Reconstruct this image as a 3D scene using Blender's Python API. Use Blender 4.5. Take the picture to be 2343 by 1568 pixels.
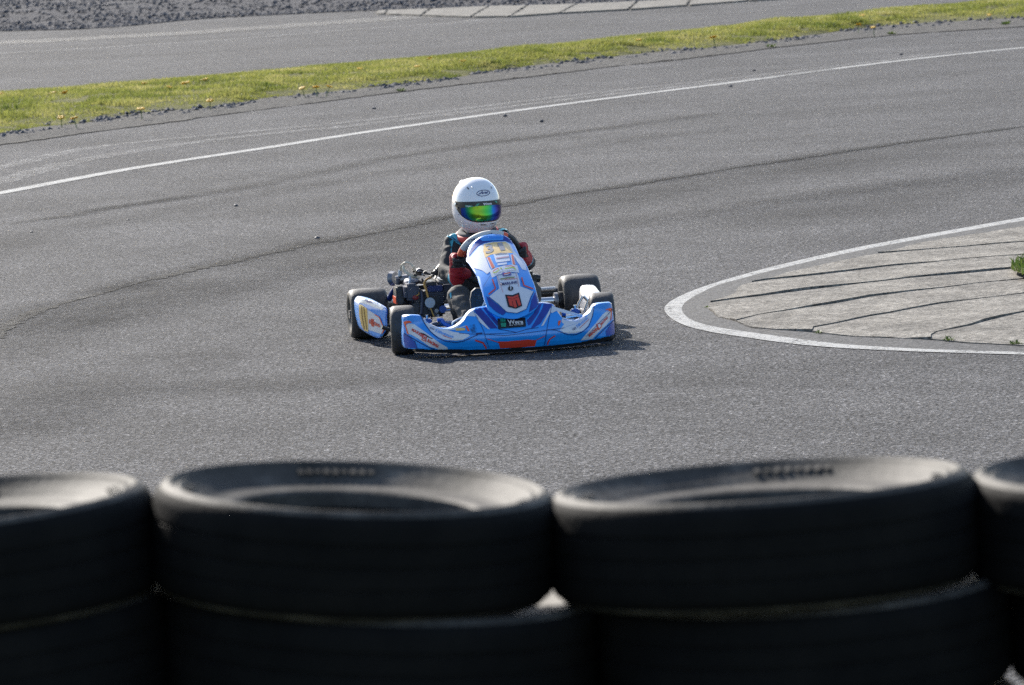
import bpy, bmesh, math, random
import numpy as np
from mathutils import Vector, Matrix, noise
from mathutils.bvhtree import BVHTree
from mathutils.geometry import tessellate_polygon

random.seed(7); rng = np.random.default_rng(7)
for o in list(bpy.data.objects): bpy.data.objects.remove(o)
scene = bpy.context.scene
COL = scene.collection
R = math.radians

# ------------------------------------------------------------------ camera, sky, sun, exposure
CAM_H, FOCAL, SENSOR, PITCH, ROLL = 2.53, 115.0, 23.6, R(5.4), R(3.1)
cam = bpy.data.cameras.new('camera'); cam.lens = FOCAL; cam.sensor_width = SENSOR
cam.clip_start = 0.1; cam.clip_end = 2000
camo = bpy.data.objects.new('camera', cam); COL.objects.link(camo); scene.camera = camo
_f = Vector((0, math.cos(PITCH), -math.sin(PITCH))); _u0 = Vector((0, math.sin(PITCH), math.cos(PITCH))); _r0 = Vector((1, 0, 0))
_r = _r0*math.cos(ROLL) - _u0*math.sin(ROLL); _u = _r0*math.sin(ROLL) + _u0*math.cos(ROLL)
CAM_P = Vector((0, 0, CAM_H))
camo.matrix_world = Matrix(((_r.x, _u.x, -_f.x, 0), (_r.y, _u.y, -_f.y, 0), (_r.z, _u.z, -_f.z, CAM_H), (0, 0, 0, 1)))
cam.dof.use_dof = True; cam.dof.focus_distance = 26.3; cam.dof.aperture_fstop = 6.7; cam.dof.aperture_blades = 7

SUN_EL, SUN_AZ = R(31), R(26)          # azimuth: left of straight-behind
world = bpy.data.worlds.new('World'); scene.world = world; world.use_nodes = True
wn = world.node_tree.nodes; bg = wn['Background']
sky = wn.new('ShaderNodeTexSky'); sky.sky_type = 'NISHITA'; sky.sun_disc = False
sky.sun_elevation = SUN_EL; sky.sun_rotation = -SUN_AZ; sky.air_density = 1.0; sky.dust_density = 1.0; sky.ozone_density = 1.0
world.node_tree.links.new(sky.outputs[0], bg.inputs[0]); bg.inputs[1].default_value = 0.11
sun = bpy.data.lights.new('sun', 'SUN'); sun.energy = 4.6; sun.angle = R(0.53); sun.color = (1.0, 0.945, 0.86)
suno = bpy.data.objects.new('sun', sun); COL.objects.link(suno)
sdir = Vector((-math.sin(SUN_AZ)*math.cos(SUN_EL), math.cos(SUN_AZ)*math.cos(SUN_EL), math.sin(SUN_EL)))
suno.rotation_euler = sdir.to_track_quat('Z', 'Y').to_euler(); suno.location = (-20, 60, 40)
scene.cycles.use_denoising = False; scene.cycles.caustics_reflective = False; scene.cycles.caustics_refractive = False; scene.cycles.sample_clamp_indirect = 3.0; scene.cycles.sample_clamp_direct = 6.0
scene.view_settings.view_transform = 'Standard'; scene.view_settings.look = 'None'
scene.view_settings.exposure = 1.05; scene.view_settings.gamma = 1.0; scene.view_settings.use_curve_mapping = False

# ------------------------------------------------------------------ pixel helpers (photo read at 2342 px width)
def cam_ray(px, py):
    u = (px-1171)/2342*SENSOR/FOCAL; v = -(py-784)/2342*SENSOR/FOCAL
    return (_f + _r*u + _u*v)
def at(px, py, z=0.0):
    d = cam_ray(px, py); return CAM_P + d*((z-CAM_H)/d.z)
CROPS = {'c1': (1280, 640, .48479), 'c2': (1660, 640, .17857), 'c3': (1300, 940, .26781), 'c4': (1480, 1120, .20487),
         'c5': (1720, 860, .21687), 'c6': (1900, 980, .24236), 'e': (1450, 960, .17857), 'd': (1640, 840, .19132),
         'w': (1800, 1120, .0939), 'o': (1840, 1000, .06379), 'h': (2450, 780, .6069), 'g4': (0, 0, .5975), 'g5': (1400, 0, .5975),
         'g6': (2600, 0, .5429), 's7': (0, 700, .5548), 'f': (0, 0, 1.6533)}
def px2(crop, x, y):
    a, b, s = CROPS[crop]; return (a+x*s)/1.6533, (b+y*s)/1.6533
def gat(crop, x, y, z=0.0): return at(*px2(crop, x, y), z)

# ------------------------------------------------------------------ materials
MATS = {}
def mat(name, col, rough=.5, metal=0.0, spec=.5, nz=None, bump=None, coat=0.0, trans=0.0):
    if name in MATS: return MATS[name]
    m = bpy.data.materials.new(name); m.use_nodes = True; nt = m.node_tree; b = nt.nodes['Principled BSDF']
    b.inputs['Base Color'].default_value = (*col, 1); b.inputs['Roughness'].default_value = rough
    b.inputs['Metallic'].default_value = metal; b.inputs['Specular IOR Level'].default_value = spec
    if coat: b.inputs['Coat Weight'].default_value = coat; b.inputs['Coat Roughness'].default_value = .08 if coat == .8 else .3
    tc = nt.nodes.new('ShaderNodeTexCoord')
    if nz:
        n = nt.nodes.new('ShaderNodeTexNoise'); n.inputs['Scale'].default_value = nz[0]; n.inputs['Detail'].default_value = 6
        nt.links.new(tc.outputs['Object'], n.inputs['Vector'])
        r = nt.nodes.new('ShaderNodeValToRGB'); r.color_ramp.elements[0].position = .32; r.color_ramp.elements[1].position = .68
        c2 = nz[1] if isinstance(nz[1], tuple) else tuple(min(1, c*nz[1]) for c in col)
        r.color_ramp.elements[0].color = (*col, 1); r.color_ramp.elements[1].color = (*c2, 1)
        nt.links.new(n.outputs['Fac'], r.inputs[0]); nt.links.new(r.outputs[0], b.inputs['Base Color'])
    if bump:
        n2 = nt.nodes.new('ShaderNodeTexNoise'); n2.inputs['Scale'].default_value = bump[0]; n2.inputs['Detail'].default_value = 5
        nt.links.new(tc.outputs['Object'], n2.inputs['Vector'])
        bp = nt.nodes.new('ShaderNodeBump'); bp.inputs['Strength'].default_value = bump[1]; bp.inputs['Distance'].default_value = bump[2]
        nt.links.new(n2.outputs['Fac'], bp.inputs['Height']); nt.links.new(bp.outputs[0], b.inputs['Normal'])
    MATS[name] = m; return m

def nodes_of(name):
    m = bpy.data.materials.new(name); m.use_nodes = True; MATS[name] = m
    nt = m.node_tree; return m, nt, nt.nodes['Principled BSDF'], nt.nodes.new('ShaderNodeTexCoord')
def noise_n(nt, vec, scale, detail=4, rough=.55):
    n = nt.nodes.new('ShaderNodeTexNoise'); n.inputs['Scale'].default_value = scale; n.inputs['Detail'].default_value = detail
    n.inputs['Roughness'].default_value = rough; nt.links.new(vec, n.inputs['Vector']); return n.outputs['Fac']
def ramp(nt, fac, stops):
    r = nt.nodes.new('ShaderNodeValToRGB'); e = r.color_ramp.elements
    while len(e) < len(stops): e.new(.5)
    for i, (p, c) in enumerate(stops):
        e[i].position = p; e[i].color = (*c, 1) if isinstance(c, tuple) else (c, c, c, 1)
    nt.links.new(fac, r.inputs[0]); return r.outputs[0]
def mixc(nt, mode, fac, a, b):
    m = nt.nodes.new('ShaderNodeMix'); m.data_type = 'RGBA'; m.blend_type = mode
    for sock, v in ((m.inputs[0], fac), (m.inputs[6], a), (m.inputs[7], b)):
        if isinstance(v, (int, float)): sock.default_value = v
        elif isinstance(v, tuple): sock.default_value = (*v, 1)
        else: nt.links.new(v, sock)
    return m.outputs[2]
def bump_n(nt, h, strength, dist, prev=None):
    b = nt.nodes.new('ShaderNodeBump'); b.inputs['Strength'].default_value = strength; b.inputs['Distance'].default_value = dist
    nt.links.new(h, b.inputs['Height'])
    if prev: nt.links.new(prev, b.inputs['Normal'])
    return b.outputs[0]

def asphalt(name, lo, hi, grain=44, stain=.26):
    m, nt, b, tc = nodes_of(name); v = tc.outputs['Object']
    g1 = noise_n(nt, v, grain, 4, .75)
    vo = nt.nodes.new('ShaderNodeTexVoronoi'); vo.inputs['Scale'].default_value = grain*1.5; nt.links.new(v, vo.inputs['Vector'])
    base = ramp(nt, g1, [(.34, tuple(c*.22 for c in lo)), (.47, lo), (.56, hi), (.70, tuple(c*1.5 for c in hi))])
    sep = nt.nodes.new('ShaderNodeSeparateColor'); nt.links.new(vo.outputs['Color'], sep.inputs[0])
    agg_glint = ramp(nt, sep.outputs[0], [(.0, .55), (.5, 1.0), (.93, 1.2), (.97, 2.0)])  # aggregate tones; the brightest cells paint sun glints into the colour
    c = mixc(nt, 'MULTIPLY', 1.0, base, agg_glint)
    big = ramp(nt, noise_n(nt, v, .5, 5, .6), [(.3, 1-stain), (.72, 1+stain*.6)])
    c = mixc(nt, 'MULTIPLY', 1.0, c, big)
    mid = ramp(nt, noise_n(nt, v, 6, 5, .65), [(.3, .78), (.7, 1.18)])
    c = mixc(nt, 'MULTIPLY', 1.0, c, mid)
    nt.links.new(c, b.inputs['Base Color'])
    b.inputs['Roughness'].default_value = .8; b.inputs['Specular IOR Level'].default_value = .04
    h = bump_n(nt, vo.outputs['Distance'], .9, .010)
    h = bump_n(nt, g1, .9, .014, h); nt.links.new(h, b.inputs['Normal'])
    return m
M_track = asphalt('asphalt', (.079, .0775, .0795), (.163, .160, .163))
M_far = asphalt('far_asphalt', (.076, .0745, .0765), (.138, .1355, .138), grain=30)
M_seam = mat('tar_seam', (.016, .016, .017), .8, spec=.1, nz=(30, (.035, .034, .035)), bump=(60, .6, .006))
M_lip_shade = mat('shaded_lip_asphalt', (.028, .028, .029), .75, spec=.1, nz=(28, (.105, .103, .105)), bump=(60, .8, .008))  # asphalt of the kerb lip, darkened to paint in the shade of its slope
M_conc = None
def concrete(name, lo, hi):
    m, nt, b, tc = nodes_of(name); v = tc.outputs['Object']
    c = ramp(nt, noise_n(nt, v, 35, 6, .7), [(.34, tuple(x*.35 for x in lo)), (.48, lo), (.62, hi)])
    c = mixc(nt, 'MULTIPLY', 1.0, c, ramp(nt, noise_n(nt, v, 2.6, 6, .7), [(.32, (.50, .48, .46)), (.62, (1.12, 1.08, 1.02))]))
    nt.links.new(c, b.inputs['Base Color']); b.inputs['Roughness'].default_value = .85; b.inputs['Specular IOR Level'].default_value = .1
    h = bump_n(nt, noise_n(nt, v, 45, 5, .7), .9, .012); nt.links.new(h, b.inputs['Normal']); return m
M_conc = concrete('kerb_concrete', (.185, .178, .168), (.32, .31, .294))
M_conc_far = concrete('far_kerb_concrete', (.17, .167, .162), (.25, .245, .236))
def paint(name, wear, col=(.33, .328, .32)):
    m, nt, b, tc = nodes_of(name); v = tc.outputs['Object']
    b.inputs['Base Color'].default_value = (*col, 1); b.inputs['Roughness'].default_value = .7; b.inputs['Specular IOR Level'].default_value = .08
    a = mixc(nt, 'ADD', .35, noise_n(nt, v, 38, 4, .75), noise_n(nt, v, 5, 4, .6))
    al = ramp(nt, a, [(max(0, wear-.12), 0.0), (min(1, wear+.08), 1.0)])
    nt.links.new(al, b.inputs['Alpha'])
    h = bump_n(nt, noise_n(nt, v, 60, 3, .7), .6, .006); nt.links.new(h, b.inputs['Normal']); return m
M_line = paint('line_paint', .59)
M_ghost = paint('faded_line_paint', .765, (.30, .295, .29))
M_dust = paint('dust_streak', .66, (.15, .145, .14))
M_grassbase = mat('grass_base', (.06, .066, .016), .95, spec=.1, nz=(6, (.15, .14, .05)), bump=(25, 1.0, .05))
M_soil = mat('verge_soil', (.045, .043, .042), .95, spec=.1, nz=(14, (.13, .125, .12)), bump=(40, 1.0, .03))
M_ground = mat('field_ground', (.05, .065, .02), .95, spec=.1, nz=(.8, (.09, .085, .035)), bump=(8, .8, .05))
M_stone = mat('grey_stone', (.05, .051, .06), .8, spec=.1, nz=(22, (.13, .13, .143)))
M_stone2 = mat('dark_pebble', (.05, .052, .065), .6, nz=(30, (.09, .09, .105)))

def leafmat(name, a, b2, c3, scale, tr=.45):
    m, nt, b, tc = nodes_of(name); v = tc.outputs['Object']
    c = ramp(nt, noise_n(nt, v, scale, 4, .6), [(.3, a), (.5, b2), (.7, c3)])
    c = mixc(nt, 'MULTIPLY', 1.0, c, ramp(nt, noise_n(nt, v, 30, 2, .5), [(.3, .7), (.7, 1.2)]))
    nt.links.new(c, b.inputs['Base Color']); b.inputs['Roughness'].default_value = .6
    t = nt.nodes.new('ShaderNodeBsdfTranslucent'); nt.links.new(c, t.inputs[0])
    mx = nt.nodes.new('ShaderNodeMixShader'); mx.inputs[0].default_value = tr
    nt.links.new(b.outputs[0], mx.inputs[1]); nt.links.new(t.outputs[0], mx.inputs[2])
    nt.links.new(mx.outputs[0], nt.nodes['Material Output'].inputs[0]); return m
M_blade = leafmat('grass_blade', (.125, .16, .03), (.25, .26, .062), (.42, .38, .15), 1.3)
M_weed = leafmat('weed_leaf', (.035, .07, .014), (.06, .10, .02), (.10, .12, .03), 9)
M_dand = leafmat('dandelion_yellow', (.75, .42, .01), (.8, .5, .02), (.85, .55, .03), 40, .25)
M_stem = mat('dandelion_stem', (.10, .15, .04), .6)

BLUE = (.006, .31, .90); NAVY = (.012, .022, .22)
M_blue = mat('gloss_blue', BLUE, .28, nz=(9, (.006, .26, .82)), coat=1.0)
M_sky = mat('light_blue_print', (.05, .30, .80), .28, coat=.5)
M_navy = mat('navy_print', NAVY, .3, nz=(14, (.012, .05, .36)), coat=.5)
M_line_navy = mat('navy_line_print', (.008, .02, .13), .35)
M_wht = mat('white_print', (.66, .68, .74), .3, nz=(20, (.60, .63, .71)), coat=1.0)
M_red = mat('red_print', (.62, .05, .025), .35, coat=.3)
M_orng = mat('orange_print', (.75, .10, .03), .35, coat=.3)
M_gold = mat('gold_print', (.72, .44, .08), .3, nz=(18, (.78, .54, .18)), coat=1.0)
M_grey = mat('grey_print', (.27, .27, .30), .4)
M_pale = mat('pale_label_and_glare', (.60, .63, .72), .35, coat=1.0)  # pale labels, and the sun glare painted on the number panel
M_blk = mat('black_print', (.014, .014, .018), .35)
M_grn = mat('green_print', (.02, .32, .20), .4)
M_lime = mat('lime_print', (.45, .58, .06), .4)
M_prp = mat('violet_print', (.07, .04, .35), .4)
M_rubk = mat('kart_rubber', (.030, .029, .030), .6, nz=(35, (.052, .050, .050)), bump=(120, .35, .004))
M_rubside = mat('kart_sidewall', (.02, .02, .021), .5)
M_plk = mat('black_plastic', (.018, .018, .02), .4)
M_frame = mat('frame_paint', (.015, .11, .42), .35, coat=.3)
M_steel = mat('chrome_tube', (.62, .63, .65), .22, metal=1)
M_alu = mat('cast_alloy', (.30, .30, .31), .45, metal=.9, nz=(40, (.20, .20, .22)))
M_dark = mat('engine_dark', (.022, .023, .027), .45, nz=(30, (.045, .046, .052)))
M_box = mat('engine_slate', (.045, .05, .075), .4)
M_hnavy = mat('engine_navy', (.012, .03, .14), .4)
M_hose = mat('clear_hose', (.62, .55, .42), .25)
M_fuel = mat('fuel_hose', (.50, .27, .05), .3)
M_pump = mat('pump_grey', (.40, .46, .52), .45)
M_seat = mat('seat_shell', (.55, .57, .60), .35)
M_helm = mat('helmet_white', (.80, .80, .83), .22, coat=.8)
M_suit = mat('suit_black', (.016, .016, .019), .8, nz=(45, (.026, .026, .030)), bump=(160, .25, .003))
M_trou = mat('suit_trouser', (.05, .047, .045), .85, nz=(30, (.075, .07, .066)), bump=(150, .25, .003))
M_turq = mat('suit_turquoise', (.05, .36, .48), .6)
M_gred = mat('glove_red', (.36, .012, .022), .6, bump=(90, .4, .004))
M_gblk = mat('glove_black', (.014, .014, .016), .6)
M_collar = mat('collar_red', (.55, .06, .045), .6)
M_cgrey = mat('collar_grey', (.07, .07, .078), .8)
M_sole = mat('boot_sole', (.045, .045, .05), .6)
M_boot = mat('boot_upper', (.02, .02, .022), .6)
M_white = mat('plain_white', (.78, .78, .80), .3)
M_grip = mat('grip_grey', (.56, .55, .53), .6)

# ------------------------------------------------------------------ mesh helpers
class MB:
    def __init__(s): s.v = []; s.f = []
    def add(s, vs, fs):
        n = len(s.v); s.v += [Vector(p) for p in vs]; s.f += [tuple(i+n for i in f) for f in fs]; return s
    def box(s, c, d, rot=None, bev=.12):
        bm = bmesh.new(); bmesh.ops.create_cube(bm, size=1)
        for v in bm.verts: v.co = Vector((v.co.x*d[0], v.co.y*d[1], v.co.z*d[2]))
        if bev: bmesh.ops.bevel(bm, geom=bm.edges[:], offset=min(d)*bev, segments=2, affect='EDGES')
        M = (rot or Matrix.Identity(3))
        bm.verts.ensure_lookup_table()
        s.add([M @ v.co + Vector(c) for v in bm.verts], [[v.index for v in f.verts] for f in bm.faces]); bm.free(); return s
    def cyl(s, p0, p1, r0, r1=None, n=14, cap=True):
        p0 = Vector(p0); p1 = Vector(p1); r1 = r0 if r1 is None else r1
        q = (p1-p0).to_track_quat('Z', 'Y'); vs = []
        for p, r in ((p0, r0), (p1, r1)):
            vs += [p + q @ Vector((r*math.cos(2*math.pi*i/n), r*math.sin(2*math.pi*i/n), 0)) for i in range(n)]
        fs = [(i, (i+1) % n, n+(i+1) % n, n+i) for i in range(n)]
        if cap: fs += [tuple(range(n-1, -1, -1)), tuple(range(n, 2*n))]
        return s.add(vs, fs)
    def tube(s, pts, r, n=10, closed=False, smooth=6):
        P = spline([Vector(p) for p in pts], smooth, closed) if smooth else [Vector(p) for p in pts]
        m = len(P); vs = []; fs = []; up = None
        for i, p in enumerate(P):
            a = P[(i-1) % m] if (closed or i) else p; b = P[(i+1) % m] if (closed or i < m-1) else p
            t = (b-a).normalized()
            if up is None: up = t.orthogonal().normalized()
            up = (up - t*up.dot(t)).normalized(); w = t.cross(up)
            rr = r[min(len(r)-1, int(i/m*len(r)))] if isinstance(r, (list, tuple)) else r
            vs += [p + up*rr*math.cos(2*math.pi*k/n) + w*rr*math.sin(2*math.pi*k/n) for k in range(n)]
        for i in range(m if closed else m-1):
            for k in range(n):
                j = (i+1) % m; fs.append((i*n+k, i*n+(k+1) % n, j*n+(k+1) % n, j*n+k))
        if not closed: fs += [tuple(range(n-1, -1, -1)), tuple(range((m-1)*n, m*n))]
        return s.add(vs, fs)
    def lathe(s, prof, c, axis='x', n=48, closed=True):
        vs = []; fs = []; m = len(prof)
        for i in range(n):
            a = 2*math.pi*i/n
            for (h, r) in prof:
                p = {'x': Vector((h, r*math.cos(a), r*math.sin(a))), 'y': Vector((r*math.cos(a), h, r*math.sin(a))), 'z': Vector((r*math.cos(a), r*math.sin(a), h))}[axis]
                vs.append(p+Vector(c))
        for i in range(n):
            j = (i+1) % n
            for k in range(m if closed else m-1):
                l = (k+1) % m; fs.append((i*m+k, i*m+l, j*m+l, j*m+k))
        return s.add(vs, fs)
    def ell(s, c, r, rot=None, n=16):
        M = rot or Matrix.Identity(3); vs = []; fs = []
        for i in range(n//2+1):
            for j in range(n):
                t = math.pi*i/(n//2); p = 2*math.pi*j/n
                vs.append(M @ Vector((r[0]*math.sin(t)*math.cos(p), r[1]*math.sin(t)*math.sin(p), r[2]*math.cos(t))) + Vector(c))
        for i in range(n//2):
            for j in range(n): fs.append((i*n+j, (i+1)*n+j, (i+1)*n+(j+1) % n, i*n+(j+1) % n))
        return s.add(vs, fs)
    def cap(s, p0, p1, r0, r1, n=14):
        p0 = Vector(p0); p1 = Vector(p1); q = (p1-p0).to_track_quat('Z', 'Y'); rings = []
        for k in range(5): t = -math.pi/2 + math.pi/2*k/4.0; rings.append((p0, r0*math.sin(t), max(r0*math.cos(t), 1e-4)))
        for k in range(5): t = math.pi/2*k/4.0; rings.append((p1, r1*math.sin(t), max(r1*math.cos(t), 1e-4)))
        vs = []; fs = []
        for (p, h, r) in rings: vs += [p + q @ Vector((r*math.cos(2*math.pi*i/n), r*math.sin(2*math.pi*i/n), h)) for i in range(n)]
        for k in range(len(rings)-1):
            for i in range(n): fs.append((k*n+i, k*n+(i+1) % n, (k+1)*n+(i+1) % n, (k+1)*n+i))
        return s.add(vs, fs)
    def build(s, name, m, parent=None, sharp=40, org=None):
        me = bpy.data.meshes.new(name)
        o = Vector(org) if org is not None else Vector((0, 0, 0))
        me.from_pydata([tuple(v-o) for v in s.v], [], s.f)
        return finish(me, name, m, parent, sharp)

def finish(me, name, m, parent=None, sharp=40):
    bm = bmesh.new(); bm.from_mesh(me); bmesh.ops.recalc_face_normals(bm, faces=bm.faces); bm.to_mesh(me); bm.free()
    me.polygons.foreach_set('use_smooth', [True]*len(me.polygons)); me.set_sharp_from_angle(angle=R(sharp))
    for x in (m if isinstance(m, list) else [m]): me.materials.append(x)
    ob = bpy.data.objects.new(name, me); COL.objects.link(ob)
    if parent: ob.parent = parent
    return ob

def spline(P, k, closed=False):
    out = []; n = len(P)
    if n < 3: return P
    for i in range(n if closed else n-1):
        if closed: a, b, c, d = P[(i-1) % n], P[i], P[(i+1) % n], P[(i+2) % n]
        else: a, b, c, d = P[max(i-1, 0)], P[i], P[i+1], P[min(i+2, n-1)]
        for j in range(k):
            t = j/k; out.append(.5*((2*b)+(c-a)*t+(2*a-5*b+4*c-d)*t*t+(3*b-a-3*c+d)*t**3))
    if not closed: out.append(P[-1])
    return out
def resample(P, step):
    L = [0]
    for a, b in zip(P, P[1:]): L.append(L[-1]+(b-a).length)
    n = max(2, int(L[-1]/step)+1); out = []; j = 0
    for i in range(n):
        t = L[-1]*i/(n-1)
        while j < len(L)-2 and L[j+1] < t: j += 1
        out.append(P[j].lerp(P[j+1], (t-L[j])/max(1e-9, L[j+1]-L[j])))
    return out
def tag(o, label=None, cat=None, group=None, kind=None):
    if label: o['label'] = label
    if cat: o['category'] = cat
    if group: o['group'] = group
    if kind: o['kind'] = kind
    return o
def empty(name, loc, rz=0.0):
    o = bpy.data.objects.new(name, None); COL.objects.link(o); o.location = loc; o.rotation_euler = (0, 0, rz); o.empty_display_size = .1; return o
def poly_mesh(name, pts, m, z, parent=None, grid=None):
    """flat polygon laid at height z"""
    tr = tessellate_polygon([[Vector((p.x, p.y, 0)) for p in pts]])
    b = MB().add([(p.x, p.y, z) for p in pts], tr)
    return b.build(name, m, parent, sharp=180)

# ------------------------------------------------------------------ the setting
# base field
g = MB().add([(-300, -120, -.06), (300, -120, -.06), (300, 400, -.06), (-300, 400, -.06)], [(0, 1, 2, 3)]).build('ground', M_ground); tag(g, kind='structure')
# near track and surrounding asphalt
t = MB().add([(-70, 9, 0), (70, 9, 0), (70, 150, 0), (-70, 150, 0)], [(0, 1, 2, 3)]).build('track', M_track); tag(t, kind='structure')

def extend(P, d0, d1):
    a = (P[0]-P[min(3, len(P)-1)]).normalized(); b = (P[-1]-P[max(-4, -len(P))]).normalized()
    return [P[0]+a*d0] + P + [P[-1]+b*d1]
def world_line(crop_pts, z=0.0, ext=(20, 20), k=6):
    P = [gat(c, x, y, 0) for (c, x, y) in crop_pts]
    P = spline(P, k); P = extend(P, *ext); return [Vector((p.x, p.y, z)) for p in P]
verge_top = world_line([('f', 0, 217), ('f', 361, 191.5), ('f', 847, 149.5), ('f', 1208, 117.5), ('f', 1573, 80.5), ('f', 1835, 51), ('f', 2098, 28), ('f', 2342, 6.6)])
verge_bot = world_line([('f', 0, 312), ('f', 90, 294), ('f', 202, 284), ('f', 253, 271), ('f', 361, 257), ('f', 506, 246), ('f', 614, 226), ('f', 723, 216), ('f', 847, 203), ('f', 955, 191), ('f', 1064, 176), ('f', 1172, 158), ('f', 1281, 145), ('f', 1389, 133), ('f', 1497, 121), ('f', 1606, 113), ('f', 1737, 98.5), ('f', 1836, 85), ('f', 2000, 63), ('f', 2131, 53), ('f', 2342, 42)])
asph_edge = world_line([('f', 0, 332), ('f', 217, 303), ('f', 470, 269), ('f', 759, 231), ('f', 992, 202), ('f', 1208, 177), ('f', 1389, 155), ('f', 1573, 135), ('f', 1836, 103), ('f', 2066, 80), ('f', 2342, 62)])
def rs(P, n):
    L = sum((b-a).length for a, b in zip(P, P[1:])); Q = resample(P, L/(n-1)-1e-6); return Q[:n]
NV = 260
vt, vb, ae = rs(verge_top, NV), rs(verge_bot, NV), rs(asph_edge, NV)
def strip(name, A, B, m, zf, rows, parent=None):
    vs = []; n = len(A)
    for i in range(n):
        for j in range(rows+1):
            t = j/rows; p = A[i].lerp(B[i], t); vs.append((p.x, p.y, zf(p, t)))
    fs = [(i*(rows+1)+j, i*(rows+1)+j+1, (i+1)*(rows+1)+j+1, (i+1)*(rows+1)+j) for i in range(n-1) for j in range(rows)]
    return MB().add(vs, fs).build(name, m, parent, sharp=180)
def verge_z(p, t): return .006 + .11*math.sin(math.pi*min(1, max(0, t)))**.7*(1+.5*noise.noise(Vector((p.x*.9, p.y*.9, 0)))) + .02*noise.noise(Vector((p.x*3, p.y*3, 2)))*math.sin(math.pi*t)
vg = strip('grass_verge', vb, vt, M_grassbase, verge_z, 14); tag(vg, kind='structure')
sl = strip('verge_gravel_edge', ae, [v.lerp(w_, .03) for v, w_ in zip(vb, vt)], M_soil, lambda p, t: .006+.02*math.sin(math.pi*t)+.012*noise.noise(Vector((p.x*4, p.y*4, 0))), 5); tag(sl, kind='structure')

# grass blades
def blades(name, n, sampler, m, hmin, hmax, w, label, zoff=0.0, cat='grass'):
    vs = []; fs = []
    for i in range(n):
        p, hs = sampler()
        a = random.random()*math.tau; h = random.uniform(hmin, hmax)*hs; ww = w*random.uniform(.6, 1.3)
        dx, dy = math.cos(a)*ww, math.sin(a)*ww; b = random.random()*math.tau; l = h*random.uniform(.1, .7)
        k = len(vs); mx, my = p.x+math.cos(b)*l*.35, p.y+math.sin(b)*l*.35
        vs += [(p.x-dx, p.y-dy, p.z), (p.x+dx, p.y+dy, p.z), (mx+dx*.7, my+dy*.7, p.z+h*.6), (mx-dx*.7, my-dy*.7, p.z+h*.6), (p.x+math.cos(b)*l, p.y+math.sin(b)*l, p.z+h)]
        fs += [(k, k+1, k+2, k+3), (k+3, k+2, k+4)]
    me = bpy.data.meshes.new(name); me.from_pydata(vs, [], fs); me.materials.append(m)
    o = bpy.data.objects.new(name, me); COL.objects.link(o); tag(o, label, cat, kind='stuff'); return o
lo_i, hi_i = int(NV*.24), int(NV*.80)
def samp_verge():
    while True:
        i = random.uniform(lo_i, hi_i); i0 = int(i); f = i-i0; t = random.random()
        if i0 >= NV-1: continue
        p = vb[i0].lerp(vb[i0+1], f).lerp(vt[i0].lerp(vt[i0+1], f), t)
        nz = noise.noise(Vector((p.x*1.1, p.y*1.1, 5)))
        edge = .45 if t < .12 else 1
        if t < .06 and noise.noise(Vector((p.x*2, p.y*2, 9))) > .05: continue
        if t < .5 and noise.noise(Vector((p.x*1.3, p.y*1.3, 21)))+.35*noise.noise(Vector((p.x*4, p.y*4, 2))) > .33: continue
        z = verge_z(p, t); hs = 1+.9*max(0, nz)
        if t < .35 and noise.noise(Vector((p.x*1.7, p.y*1.7, 11))) > .18: hs *= 1.7
        return Vector((p.x, p.y, z-.005)), hs*edge
blades('verge_grass', 210000, samp_verge, M_blade, .02, .05, .006, 'short yellow-green grass covering the strip between the two tracks')

# lines painted on the track
def ribbon(name, P, width, m, z, jag=0.0, step=.15, wf=None, parent=None):
    P = resample(P, step); vs = []; n = len(P)
    for i, p in enumerate(P):
        tdir = (P[min(i+1, n-1)]-P[max(i-1, 0)]).normalized(); nn = Vector((-tdir.y, tdir.x, 0))
        w = width*(wf(i/(n-1)) if wf else 1)
        a = w/2*(1+jag*random.uniform(-1, 1)); b = w/2*(1+jag*random.uniform(-1, 1)); off = jag*width*.25*noise.noise(Vector((p.x*2, p.y*2, 1)))
        vs += [(p.x+nn.x*(a+off), p.y+nn.y*(a+off), z), (p.x-nn.x*(b-off), p.y-nn.y*(b-off), z)]
    fs = [(2*i, 2*i+1, 2*i+3, 2*i+2) for i in range(n-1)]
    return MB().add(vs, fs).build(name, m, parent, sharp=180)
M_seamA = paint('worn_tar_seam', .60, (.012, .012, .014)); M_seamB = paint('faint_tar_seam', .70, (.018, .018, .020))
edge_line = world_line([('f', 0, 443), ('f', 300, 387), ('f', 614, 338.5), ('f', 847, 302), ('f', 1190, 253), ('f', 1500, 212), ('f', 1694, 187.5), ('f', 1890, 161), ('f', 2120, 133), ('f', 2342, 110)])
tag(ribbon('edge_line', edge_line, .19, M_line, .004, .06), kind='structure')
gl = [[('f', 0, 415), ('f', 217, 362), ('f', 542, 315), ('f', 847, 284), ('f', 1281, 231), ('f', 1694, 184)],
      [('f', 0, 385), ('f', 217, 338), ('f', 542, 305), ('f', 847, 275), ('f', 1281, 223), ('f', 1694, 178), ('f', 2000, 142)]]
for i, L in enumerate(gl):
    tag(ribbon('faded_line', world_line(L, ext=(3, 2)), .30-.06*i, M_ghost, .004, .3), kind='structure')
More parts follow.
